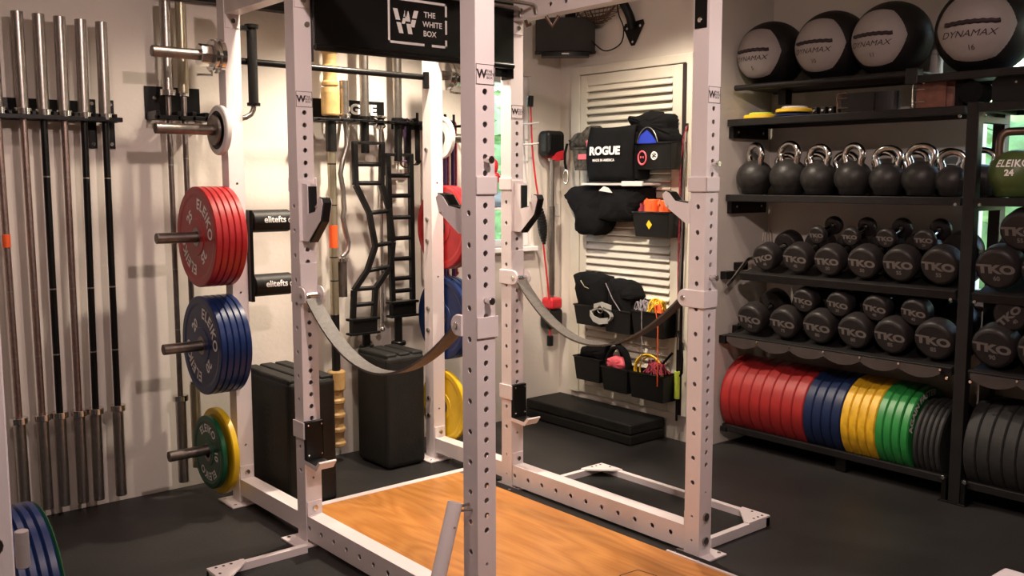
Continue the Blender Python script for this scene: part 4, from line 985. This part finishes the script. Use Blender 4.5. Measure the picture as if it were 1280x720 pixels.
# ------------------------------------------------------------------ shelving
sh=thing('storage_rack',(4.6,2.4,0),'black steel storage rack of shelves and sloped trays along the right wall','shelving')
XF,XB=4.40,4.80; YL,YE=3.375,1.15
def shelf(z,y0,y1,x0=XF,x1=XB,t=.035):
    mb=MB().box(x0,x0+.035,y0,y1,z-t,z+.003); mb.box(x0+.035,x1,y0,y1,z-.012,z-.004); mb.box(x1-.03,x1,y0,y1,z-t,z+.003); mb.box(x0+.035,x1-.03,y1-.02,y1,z-t,z-.012); mb.box(x0+.035,x1-.03,y0,y0+.02,z-t,z-.012)
    return mb.build('shelf',SHELFB,sh,.003)
shelf(1.430,2.055,YL); shelf(1.430,YE,2.0); shelf(1.845,2.055,YL); shelf(1.850,YE,2.0)
mb=MB().cyl((4.42,3.34,2.018),(4.42,2.28,2.012),.016,n=16); mb.cyl((4.78,3.34,2.018),(4.78,2.28,2.012),.016,n=16); mb.box(4.42,4.78,2.28,3.34,2.012,2.020)
mb.build('shelf',SHELFB,sh)
mb=MB().box(4.40,4.435,YE,2.30,1.965,2.0); mb.box(4.765,4.80,YE,2.30,1.965,2.0); mb.box(4.43,4.77,YE,2.30,1.983,1.989); mb.box(4.39,4.445,2.28,2.34,1.96,2.035); mb.build('shelf',SHELFB,sh,.003)
for z,zz in ((1.81,1.775),(1.395,1.355)):
    mb=MB().box(4.43,4.76,YL-.02,YL+.012,zz-.03,z); mb.cyl((4.47,YL-.028,z-.03),(4.47,YL-.02,z-.03),.008,n=10,m=1); mb.cyl((4.70,YL-.028,z-.03),(4.70,YL-.02,z-.03),.008,n=10,m=1); mb.build('wall_bracket',[BLACK,CHROME],sh,.003)
MB().box(4.62,4.68,3.15,3.20,1.93,2.01).build('wall_bracket',BLACK,sh,.003)
for x0,x1,y0,zt in ((XF,XF+.05,1.99,1.86),(4.725,4.785,1.985+.03,2.0),(XF,XF+.06,.9,1.86),(4.725,4.785,.93,2.0)):
    mb=MB().box(x0,x1,y0,y0+.055,.006,zt); mb.build('rack_post',SHELFB,sh,.003)
mb=MB().box(4.385,4.475,1.955,2.085,.001,.008); mb.box(4.392,4.47,2.052,2.075,.008,.12); mb.box(4.392,4.47,1.962,1.983,.008,.12)
for y in (2.068,1.966): mb.cyl((4.387,y,.115),(4.40,y,.115),.010,n=10,m=1)
mb.build('post_foot',[BLACK,CHROME],sh,.002)
MB().box(4.44,4.50,2.60,2.66,.001,.10).build('post_foot',BLACK,sh,.003)
for z in (1.80,1.40,.96,.59): 
    mb=MB()
    for y in (2.075,1.965): mb.cyl((4.392,y,z),(4.402,y,z),.008,n=10)
    mb.build('bolt',CHROME,sh)
    if z<1.2: continue
    MB().box(4.46,4.73,2.0,2.04,z-.03,z+.0).build('side_brace',SHELFB,sh,.002)
tdir=V((cos(radians(17)),0,sin(radians(17)))); tn=V((-sin(radians(17)),0,cos(radians(17))))
def tray(z,y0,y1,scallop):
    o=V((XF,0,z)); mb=MB()
    c=o+tdir*.18+V((0,(y0+y1)/2,0))-tn*.02
    mb.obox(c,tdir*.18,Y_*(y1-y0)/2,tn*.006)
    for a in (.012,.345): mb.obox(o+tdir*a+V((0,(y0+y1)/2,0))-tn*.02,tdir*.018,Y_*(y1-y0)/2,tn*.022)
    q=mb.build('sloped_tray',SHELFB,sh,.003)
    if scallop:
        for k in range(int((y1-y0)/.205)):
            ya=y1-.02-.205*(k+1); s=MB(); poly=[(0,.035),(.0,.0)]+[(.205*i/8,-.030*sin(pi*i/8)) for i in range(9)]+[(.205,.035)]
            poly=[(.002,.022),(.002,.0)]+[(.203*i/8,-.030*sin(pi*i/8)**.8) for i in range(1,8)]+[(.203,0),(.203,.022)]
            s.prism(poly,(XF-.020,ya,z-.03),Y_,Z_,V((.018,0,0))); s.cyl((XF-.024,ya,z-.012),(XF-.018,ya,z-.012),.006,n=8,m=1)
            s.build('saddle',[mat('saddle_grey',(.05,.045,.045),.4) if k==0 and 'SG' not in globals() else SG,CHROME],sh,.006) if False else s.build('saddle',[SADDLE,CHROME],sh,.005)
SADDLE=mat('saddle_grey',(.05,.040,.038),.4,var=.15)
tray(1.000,2.055,3.27,False); tray(1.000,YE,1.98,False); tray(.640,2.055,3.35,True); tray(.640,YE,1.98,True)
mb=MB()
for x in (4.43,4.77): mb.box(x-.018,x+.018,YE,YL,.080,.118)
mb.build('plate_rail',SHELFB,sh,.004)
MB().box(4.40,4.80,3.34,3.378,.075,.105).build('plate_rail_end',SHELFB,sh,.003)

# bumper plates on the rail
def bumper(y,th,r,mt,label,group,text=None,tilt=0.,name='bumper_plate'):
    """y: far face; extends towards the camera"""
    cx=4.60; cz=.118+sqrt((r)**2-.165**2)+.002 if r>.17 else .118+r
    t=thing(name,(cx,y-th/2,.118),label,'weight plate',group)
    mb=MB().lathe([(.026,0),(r*.30,0),(r*.32,.006),(r*.74,.006),(r*.80,0),(r-.006,0),(r,.006),(r,th-.006),(r-.006,th),(r*.80,th),(r*.74,th-.006),(r*.32,th-.006),(r*.30,th),(.026,th)],(cx,y,cz),-Y_,56,capa=False,capb=False)
    if text:
        mb.text(text,.045,(cx,y-th,cz),X_,Z_,1,.04,arc=(r*.80+.016,radians(125)),sx=1.1); mb.text(text,.045,(cx,y-th,cz),X_,Z_,1,.04,arc=(r*.80+.016,radians(-55)),sx=1.1)
    mb.build('rubber_disc',[mt,PRINT],t)
    MB().lathe([(.026,0),(.04,0),(.04,-.002+.0)],(cx,y-th,cz),-Y_,20,capa=False,capb=False).build('steel_hub',DARKSTEEL,t)
    if tilt: t.rotation_euler=(tilt,0,0)
    return t
y=3.368
for k in range(8): bumper(y,.0665,.225,REDB,f'thick red bumper plate on the floor rail, {ORD[k]} from the wall','red bumper plates on the rail'); y-=.0680
for k in range(4): bumper(y,.0535,.225,BLUEB,f'navy blue bumper plate on the floor rail, {ORD[k]} from the red ones','blue bumper plates on the rail'); y-=.0550
for k in range(4): bumper(y,.0460,.225,YELB,f'yellow bumper plate on the floor rail, {ORD[k]} from the blue ones','yellow bumper plates on the rail'); y-=.0475
for k in range(4): bumper(y,.0420 if k<3 else .040,.225 if k<3 else .222,GREENB,f'green bumper plate on the floor rail, {ORD[k]} from the yellow ones','green bumper plates on the rail','AGAIN FASTER' if k==3 else None); y-=.0435
y-=.012
for k in range(5): bumper(y,.024,.205,RUBBER,f'thin black plate left of the rack post, {ORD[k]} from the green ones','thin black plates on the rail'); y-=.0275
y=1.975
for k in range(9): bumper(y,.0565,.225,RUBBER,f'thick black bumper plate right of the rack post, {ORD[k]} from the post','thick black bumper plates on the rail'); y-=.0590

# dumbbells
def dumbbell(xf,y,z,r,num,label,group,L=.30,hl=None,yaw=0.,roll=0.):
    hl=hl or (L-.12)/2
    t=thing('dumbbell',(xf+L/2*cos(radians(17)),y,z-r),label,'dumbbell',group)
    d=tdir.copy(); d.rotate(Matrix.Rotation(yaw,3,'Z')); o=V((xf,y,z))
    up=tn.copy(); right=-Y_.copy()
    rt=Matrix.Rotation(roll,3,d); right=rt@right; up=rt@up
    up=(up-d*up.dot(d)).normalized(); right=up.cross(-d)*-1 if False else (-d).cross(up)*-1
    right=up.cross(-d); 
    prof=[(r*.80,0),(r*.93,.006),(r,.022),(r,hl-.015),(r*.9,hl),(.02,hl)]
    mb=MB().lathe([(.001,0),(r*.80,0)],o,d,32,capa=False,capb=False); 
    mb.smoothlathe([(r*.80,0),(r*.90,.003),(r*.97,.010),(r,.024),(r,hl-.015),(r*.96,hl-.005),(r*.88,hl),(.02,hl)],o,d,32)
    mb.text('TKO',r*.56,o+up*r*.02,right,up,1,.055,sx=1.45); mb.text(num,r*.30,o-up*r*.42,right,up,1,.035)
    mb.build('weight_head',[HEADR,PRINTG],t)
    o2=o+d*L
    mb=MB().lathe([(.001,0),(r*.80,0)],o2,-d,32,capa=False,capb=False); mb.smoothlathe([(r*.80,0),(r*.90,.003),(r*.97,.010),(r,.024),(r,hl-.015),(r*.96,hl-.005),(r*.88,hl),(.02,hl)],o2,-d,32)
    mb.build('weight_head',HEADR,t)
    MB().cyl(o+d*hl*.95,o+d*(L-hl*.95),.017,n=14).build('handle',CHROME,t)
    return t
TR=1.000; 
def zon(trayz,xf,r): return trayz+(xf-XF)*math.tan(radians(17))+ (r+.002)/cos(radians(17))
row=[(3.125,.074,'45'),(2.925,.080,'45'),(2.735,.080,'50'),(2.540,.084,'50'),(2.348,.087,'55'),(2.150,.092,'55')]
for k,(y,r,n) in enumerate(row): dumbbell(4.415,y,zon(1.0,4.415,r),r,n,f'round black dumbbell resting in the upper sloped tray, {ORD[k]} from the wall','dumbbells lying in the upper tray',roll=(-.25 if k==0 else .05*(k%2)))
row2=[(2.838,.050,'15'),(2.645,.050,'15'),(2.452,.052,'20'),(2.255,.054,'20')]
for k,(y,r,n) in enumerate(row2): dumbbell(4.47,y,zon(1.0,4.47,.085)+.108,r,n,f'small black dumbbell stacked atop the upper tray row, {ORD[k]} from the wall','small dumbbells on top of the upper tray row',L=.20)
dumbbell(4.415,1.887,zon(1.0,4.415,.098),.098,'60','big black dumbbell marked 60 in the upper tray just right of the rack post','dumbbells right of the rack post',L=.33)
dumbbell(4.415,1.685,zon(1.0,4.415,.100),.100,'60','big black dumbbell in the upper tray at the right edge of the photo','dumbbells right of the rack post',L=.33)
dumbbell(4.43,1.80,zon(1.0,4.43,.1)+.165,.092,'55','big black dumbbell stacked on two others at the upper right edge','dumbbells right of the rack post',L=.33)
row=[(3.205,.086,'70'),(2.990,.087,'75'),(2.780,.089,'80'),(2.575,.089,'80'),(2.375,.091,'85'),(2.158,.098,'85')]
for k,(y,r,n) in enumerate(row): dumbbell(4.415,y,zon(.64,4.415,r),r,n,f'heavy black dumbbell resting in the lower sloped tray, {ORD[k]} from the wall','dumbbells lying in the lower tray',roll=.06)
row2=[(2.880,.068,'35'),(2.675,.069,'35'),(2.470,.070,'40'),(2.268,.071,'40')]
for k,(y,r,n) in enumerate(row2): dumbbell(4.43,y,zon(.64,4.43,.09)+.125,r,n,f'medium black dumbbell stacked on the lower tray row, {ORD[k]} from the wall','medium dumbbells on top of the lower tray row',roll=.12,L=.27)
dumbbell(4.415,1.885,zon(.64,4.415,.099),.099,'90','heavy black dumbbell in the lower tray just right of the rack post','dumbbells right of the rack post',L=.33,roll=.06)
dumbbell(4.415,1.680,zon(.64,4.415,.103),.103,'90','heavy black dumbbell in the lower tray at the right edge','dumbbells right of the rack post',L=.33,roll=.06)
dumbbell(4.43,1.822,zon(.64,4.43,.1)+.150,.078,'40','black dumbbell with slanted lettering stacked at the lower right edge','dumbbells right of the rack post',L=.27,roll=-.75)
# chrome handle attachment and clips at the left of the upper tray
tag(MB().tube(bez([(4.352,3.32,.925),(4.42,3.32,.968),(4.50,3.32,1.03),(4.545,3.32,1.062),(4.60,3.315,1.07)],6),.010,10).build('chrome_bar_handle',CHROME),'short chrome handle sticking out at the left end of the upper tray','handle')
for z in (.955,.590):
    for dx,dz in ((.0,0),(.12,.045)):
        MB().box(4.385+dx,4.465+dx,3.345,3.389,z+dz,z+dz+.045).build('tray_bracket',BLACK,sh,.003)
for k in range(3): tag(MB().tube([(4.55+.01*k,3.22-.018*k,1.13),(4.55,3.225-.018*k,1.215),(4.56,3.222-.018*k,1.235),(4.57,3.218-.018*k,1.215),(4.57,3.21-.018*k,1.13)],.003,6).build('cotter_clip',STEEL),f'thin steel clip upright behind the first upper tray dumbbell, {ORD[k]} from the wall','clip','steel clips at the left end of the upper tray')

# kettlebells
def kettlebell(x,y,r,label,group,mt=IRON,hm=CHROME,rot=0.):
    z=1.434
    t=thing('kettlebell',(x,y,z),label,'kettlebell',group)
    dy=V((sin(rot),cos(rot),0))
    prof=[(.001,0),(r*.55,0),(r*.70,.006)]+[(r*cos(a),r*.93+r*.95*sin(a)) for a in [-.72+k*(2.05)/12 for k in range(13)]]+[(r*.12,r*1.86)]
    MB().smoothlathe(prof,(x,y,z),Z_,32).build('ball_body',mt,t)
    pts=[]; hw=r*.70; zb=z+r*1.66; hh=r*.52
    for i in range(21):
        a=-.55+(pi+1.1)*i/20; pts.append(V((x,y,zb+hh*.95))+dy*hw*cos(a)+Z_*hh*1.02*sin(a))
    pts=[V((x,y,zb-.022))+dy*hw*.8]+pts+[V((x,y,zb-.022))-dy*hw*.8]
    MB().tube(pts,[.0165]+[.0155+ .0015*abs(cos(pi*i/20)) for i in range(21)]+[.0165],12).build('handle',hm,t)
    return t
kr=[(3.275,.102),(3.055,.103),(2.872,.095),(2.672,.095),(2.485,.088),(2.312,.090),(2.158,.078)]
for k,(y,r) in enumerate(kr): kettlebell(4.53,y,r,f'black steel-handled kettlebell in the front row of its shelf, {ORD[k]} from the wall','kettlebells in the front row',rot=(.45,.3,.2,.35,-.15,-.1,-.25)[k])
for k,y in enumerate((3.19,3.0,2.82,2.60,2.43,2.26,2.10)): kettlebell(4.705,y,.082,f'half hidden black kettlebell in the back row, {ORD[k]} from the wall','kettlebells in the back row',rot=-.1+.1*(k%2))
# competition kettlebell
t=thing('kettlebell',(4.53,1.895,1.434),'olive green competition kettlebell marked 24 at the right edge of the middle shelf','kettlebell')
gx,gy,gr=4.53,1.868,.118; z=1.434
prof=[(.001,0),(gr*.62,0),(gr*.75,.006)]+[(gr*cos(a),gr*.88+gr*.92*sin(a)) for a in [-.66+k*1.98/12 for k in range(13)]]+[(gr*.1,gr*1.80)]
mb=MB().smoothlathe(prof,(gx,gy,z),Z_,36)
fd=V((-.93,-.37,0)).normalized(); rt=V((-fd.y,fd.x,0))*-1; rt=Z_.cross(-fd)*-1; rt=fd.cross(Z_)*-1
rt=Z_.cross(fd)
def wsph(p):
    c=V((gx,gy,z+gr*.88)); q=p-c; h=max(-1,min(1,q.z/(gr*.92))); rr=gr*sqrt(max(0,1-h*h))+.0012
    a=q.dot(rt)/gr; dd=fd*cos(a)+rt*sin(a); return V((gx,gy,p.z))+dd*rr
o=V((gx,gy,z+gr*.88))+fd*gr
mb.text('ELEIKO',.044,o+Z_*.045+rt*-.022,rt,Z_,1,.025,warp=wsph,shear=.1,spacing=1.1); mb.text('24',.038,o+Z_*.004-rt*.030,rt,Z_,1,.045,warp=wsph)
mb.build('ball_body',[KGREEN,PRINT],t)
zb=z+gr*1.62; pts=[V((gx,gy,zb+dz))+rt*dx for dx,dz in ((-.072,-.02),(-.074,.03),(-.070,.075),(-.055,.096),(-.03,.102),(.03,.102),(.055,.096),(.070,.075),(.074,.03),(.072,-.02))]
MB().tube(bez(pts,3),.0185,12).build('handle',BRONZE,t)

# medicine balls
def medball(x,y,z0,r,num,label,ang,flat=.97):
    t=thing('medicine_ball',(x,y,z0),label,'medicine ball','medicine balls on the top shelf')
    c=V((x,y,z0+r*flat)); n=V((cos(ang),sin(ang),-.02)).normalized(); u=Z_.cross(n).normalized()*-1; u=n.cross(Z_).normalized()*-1
    u=Z_.cross(n).normalized(); w=n.cross(u)
    N,K=48,32
    def prof(d): return c+V((d.x*r,d.y*r,d.z*r*flat))
    vs=[];
    for j in range(K+1):
        for i in range(N):
            th_=pi*j/K; ph=2*pi*i/N; d=n*cos(th_)+(u*cos(ph)+w*sin(ph))*sin(th_); vs.append(prof(d))
    fs=[(j*N+i,j*N+(i+1)%N,(j+1)*N+(i+1)%N,(j+1)*N+i) for j in range(K) for i in range(N)]
    MB().add(vs,fs,0,True).build('ball_shell',BLACKV,t)
    # grey hexagonal front panel following the ball, slightly proud
    def hexr(ph,a=.93):     # angular radius of the rounded hexagon
        k=(ph%(pi/3))-pi/6; return a*(.58+.42*cos(pi/6)/cos(k))
    M=60; vs=[prof(n)+n*.002]; fs=[]
    for j in range(1,11):
        for i in range(M):
            ph=2*pi*i/M; th_=hexr(ph)*j/10; d=n*cos(th_)+(u*cos(ph)*1.0+w*sin(ph)*.92)*sin(th_); d.normalize(); vs.append(prof(d)+d*(.0025 if j<10 else -.001))
    fs=[(0,1+(i+1)%M,1+i) for i in range(M)]+[(1+(j-1)*M+i,1+(j-1)*M+(i+1)%M,1+j*M+(i+1)%M,1+j*M+i) for j in range(1,10) for i in range(M)]
    def wb(p):
        q=p-c; a=q.dot(u)/r; b=q.dot(w)/r; d=n*sqrt(max(0.05,1-a*a-b*b))+u*a+w*b; d.normalize(); return prof(d)+d*.0042
    mb=MB().add(vs,fs,0,True)
    mb.text('DYNAMAX',r*.19,c-w*r*.16-u*r*.08,u,w,1,.0,shear=.35,warp=wb,sx=1.15); mb.text(num,r*.15,c-w*r*.44,u,w,1,.0,warp=wb)
    L=[]
    for i in range(15):
        a=(-.52+1.04*i/14); L.append(wb(c+u*r*a+w*r*(.06+.02*sin(pi*i/14)+.008*(-1)**i)))
    mb.tube(L,r*.048,8,1)
    mb.build('grey_panel',[GREYV,PRINTD],t)
toc=lambda x,y:math.atan2(-y,-x)
for k,(y,r,z0,num,da,lb) in enumerate(((3.225,.186,2.020,'5','-','smallest medicine ball at the wall end of the top shelf, grey panel marked 5'),(2.850,.190,2.020,'10','-','medicine ball with grey panel marked 10, second from the wall on the top shelf'),(2.520,.192,2.018,'11','-','medicine ball with grey panel marked 11, third from the wall on the top shelf'),(2.065,.216,1.989,'16','-','largest medicine ball, grey panel marked 16, at the right end of the top shelf'))):
    medball(4.585,y,z0,r,num,lb,pi+(-.02,.0,-.04,.14)[k])

# things on the belt shelf
def roundel(y,x,r,th,z0,mt,label,lid=PALE):
    t=thing('change_plate',(x,y,z0),label,'disc','flat discs on the belt shelf')
    MB().lathe([(r*.2,0),(r*.95,0),(r,.004),(r,th-.004),(r*.95,th),(r*.2,th)],(x,y,z0),Z_,40).build('disc',mt,t)
    MB().lathe([(r*.2,0),(r*.70,0),(r*.72,.004),(r*.66,.013)],(x,y,z0+th),Z_,32).build('raised_centre',lid,t)
zs=1.850
roundel(3.26,4.55,.095,.022,zs,YELP,'yellow disc with pale centre lying at the wall end of the belt shelf',LIME)
roundel(3.03,4.53,.105,.014,zs,BLUEB,'thin navy disc under a yellow one on the belt shelf',BLUEB)
roundel(3.03,4.53,.100,.020,zs+.022,YELP,'yellow disc with pale centre lying on a navy disc on the belt shelf',PALE)
roundel(2.88,4.62,.085,.028,zs,RUBBER,'flat black disc beside the yellow discs on the belt shelf',RUBBER)
for k,y in enumerate((2.86,2.81,2.765)):
    t=thing('spring_clip',(4.47,y,zs),f'small black clamp with steel pin on the belt shelf, {ORD[k]} from the wall','clip','small clamps on the belt shelf')
    MB().box(4.45,4.485,y-.014,y+.014,zs,zs+.038).build('clamp_body',PLASTIC,t,.004); MB().cyl((4.443,y,zs+.02),(4.45,y,zs+.02),.008,n=10).build('pin',CHROME,t)
def belt(y0,y1,z0,z1,x,mt,label,buckle=True,cm=CHROME):
    t=thing('weightlifting_belt',(x,(y0+y1)/2,z0),label,'belt','lifting belts on the belt shelf')
    zc=(z0+z1)/2; h=(z1-z0)/2; yc=(y0+y1)/2; L=(y1-y0)/2; pts=[]
    for i in range(41):
        a=2*pi*i/40; pts.append((x+.05*sin(a)*(1+.15*cos(a)),yc+L*cos(a)*(1 if abs(cos(a))<.99 else 1),zc))
    MB().ribbon(pts,Z_*h,.011).build('belt_loop',mt,t)
    MB().ribbon([(x-.062,yc-L*.35,zc),(x-.066,yc+L*.1,zc),(x-.064,yc+L*.85,zc)],Z_*h*.96,.010).build('belt_tongue',mt,t)
    if buckle:
        yb_=y1-.012
        mb=MB().tube([(x-.068,yb_-.045,zc+h*1.02),(x-.072,yb_,zc+h*1.04),(x-.068,yb_+.012,zc+h*.8),(x-.068,yb_+.012,zc-h*.8),(x-.072,yb_,zc-h*1.04),(x-.068,yb_-.045,zc-h*1.02)],.0058,8); mb.build('buckle',cm,t)
        mb=MB()
        for zz in (-.5,.5): mb.tube([(x-.073,yb_+.01,zc+h*zz),(x-.074,yb_-.05,zc+h*zz)],.003,6)
        mb.build('buckle_prong',cm,t)
belt(2.44,2.735,zs,zs+.098,4.53,LEATHERB,'black leather lifting belt coiled in the middle of the belt shelf',cm=BRONZE)
belt(2.10,2.335,zs,zs+.118,4.53,LEATHER,'brown leather lifting belt coiled left of the rack post on the belt shelf')
t=thing('black_pouch_roll',(4.47,2.055,zs),'black roll with rounded end beside the rack post on the belt shelf','roll')
MB().box(4.45,4.55,2.085,2.13,zs,zs+.125).build('roll_flap',CLOTH,t,.006); MB().cyl((4.43,2.045,zs+.055),(4.55,2.045,zs+.055),.052,n=24).build('roll_body',CLOTH,t)
t=thing('toolbox',(4.52,1.86,1.854),'black box with wire handle at the right edge of the belt shelf','box')
MB().prism([(1.70,0),(1.955,0),(1.960,.09),(1.935,.115),(1.70,.128)],(4.46,0,1.854),Y_,Z_,V((.16,0,0))).build('box_body',PLASTIC,t,.008)
MB().tube([(4.45,1.90,1.965),(4.45,1.90,1.995),(4.45,1.80,1.995),(4.45,1.80,1.965)],.004,6).build('wire_handle',BLACK,t)
mb=MB().cyl((4.452,1.86,1.94),(4.46,1.86,1.94),.006,n=8); mb.build('stud',CHROME,t)
t=thing('pale_container',(4.68,2.33,2.0),'pale cylindrical container behind the medicine balls','container')
MB().lathe([(.028,0),(.03,.004),(.03,.10),(.025,.105)],(4.70,2.345,2.021),Z_,24).build('container_body',PALE,t); MB().lathe([(.026,0),(.026,.02)],(4.70,2.345,2.126),Z_,24).build('lid',PALE,t)

# ------------------------------------------------------------------ left near stand with blue plates
st=thing('plate_stand',(.43,2.38,0),'white plate stand at the lower left corner carrying blue plates','plate stand')
MB().box(.360,.435,2.10,2.175,.008,1.35).build('stand_post',WHITE,st,.004)
MB().box(.30,.52,2.04,2.45,.001,.009).build('foot_plate',WHITE,st,.002)
MB().box(.375,.435,2.176,2.44,.48,.56).build('peg_arm',WHITE,st,.004)
for z in (.78,.70): MB().cyl((.395,2.090,z),(.395,2.10,z),.020,n=12).build('bolt',DARKSTEEL,st)
MB().cyl((.445,2.40,.53),(.600,2.40,.53),.0245,n=20).build('plate_peg',STEEL,st)
MB().cyl((.463,2.16,.70),(.463,2.16,.78),.014,n=14).build('steel_pin',GREYV,st)
for k in range(4): plate('weight_plate',.462+k*.0218,2.40,.53,.226,.0210,BLUE,f'blue weight plate on the near white stand at lower left, {ORD[k]} from the post','blue plates on the near stand')
plate('weight_plate',.462+4*.0218,2.40,.53,.224,.008,GREEN,'green weight plate outermost on the near white stand at lower left','green plate on the near stand')
# white bench frame corner at lower right
t=thing('bench_frame',(2.3,.8,0),'corner of a white steel bench frame at the lower right of the photo','bench')
MB().box(2.07,2.555,.40,1.03,.44,.50).build('bench_top_frame',WHITE,t,.012,4)
for x in (2.11,2.515):
    for y in (.44,.99): MB().box(x-.03,x+.03,y-.03,y+.03,.001,.441).build('leg',WHITE,t,.004)
# ------------------------------------------------------------------ lights
def spot(x,y,tx,ty,tz,power,size,blend=.6,col=(1,.80,.58),rad=.04):
    L=bpy.data.lights.new('ceiling_spot','SPOT'); L.energy=power; L.spot_size=radians(size); L.spot_blend=blend; L.color=col; L.shadow_soft_size=rad
    o=bpy.data.objects.new('ceiling_spot',L); C.objects.link(o); o.location=(x,y,H-.05)
    d=V((tx,ty,tz))-o.location; o.rotation_euler=d.to_track_quat('-Z','Y').to_euler()
    return o
def lamp_body(x,y,k):
    t=thing('ceiling_downlight',(x,y,H-.03),'round ceiling downlight above the gym, '+k,'lamp','ceiling downlights')
    MB().lathe([(.045,0),(.055,-.004),(.055,-.015),(.05,-.018)],(x,y,H-.001),Z_,24,capa=False,capb=False).build('trim_ring',UPVC,t)
    return t
WA=(1,.84,.66); PK=(1,.77,.70)
SP=[(2.80,3.86,2.78,3.78,0,235,122,WA),(2.0,3.60,2.0,3.78,0,70,125,WA),(3.55,3.3,3.75,3.7,0,120,115,WA),(1.5,1.0,1.95,2.5,.5,150,138,PK),(3.3,1.2,3.75,1.9,.3,34,132,(1,.72,.66)),(.5,1.9,.7,2.8,0,42,130,(1,.74,.67)),(.85,3.3,.9,3.9,0,16,130,(1,.74,.67))]
for i,a in enumerate(SP): spot(*a[:5],a[5],a[6],col=a[7])
# world
wd=bpy.data.worlds.new('World'); scene.world=wd; wd.use_nodes=True; n=wd.node_tree.nodes; l=wd.node_tree.links
sky=n.new('ShaderNodeTexSky'); sky.sky_type='NISHITA'; sky.sun_elevation=radians(28); sky.sun_rotation=radians(200); sky.sun_disc=False; sky.air_density=1.3
bg=n['Background']; l.new(sky.outputs['Color'],bg.inputs['Color']); bg.inputs['Strength'].default_value=1.2

# ------------------------------------------------------------------ camera
f,cyp,yaw,pitch,roll=1199.76,359.76,.6983,.1110,-.0015
s_,c_=sin(yaw),cos(yaw)
F=V((s_*cos(pitch),c_*cos(pitch),-sin(pitch))); R=V((c_,-s_,0)); U=R.cross(F)
R2=R*cos(roll)+U*sin(roll); U2=-R*sin(roll)+U*cos(roll)
cam=bpy.data.cameras.new('camera'); co=bpy.data.objects.new('camera',cam); C.objects.link(co)
M=Matrix((( R2.x,U2.x,-F.x,0),(R2.y,U2.y,-F.y,0),(R2.z,U2.z,-F.z,1.51),(0,0,0,1)))
co.matrix_world=M
cam.sensor_width=36; cam.lens=f/1280*36; cam.clip_start=.05; cam.clip_end=100
scene.camera=co
scene.view_settings.view_transform='Standard'; scene.view_settings.look='None'; scene.view_settings.gamma=1; scene.view_settings.exposure=0
scene.view_settings.use_curve_mapping=False
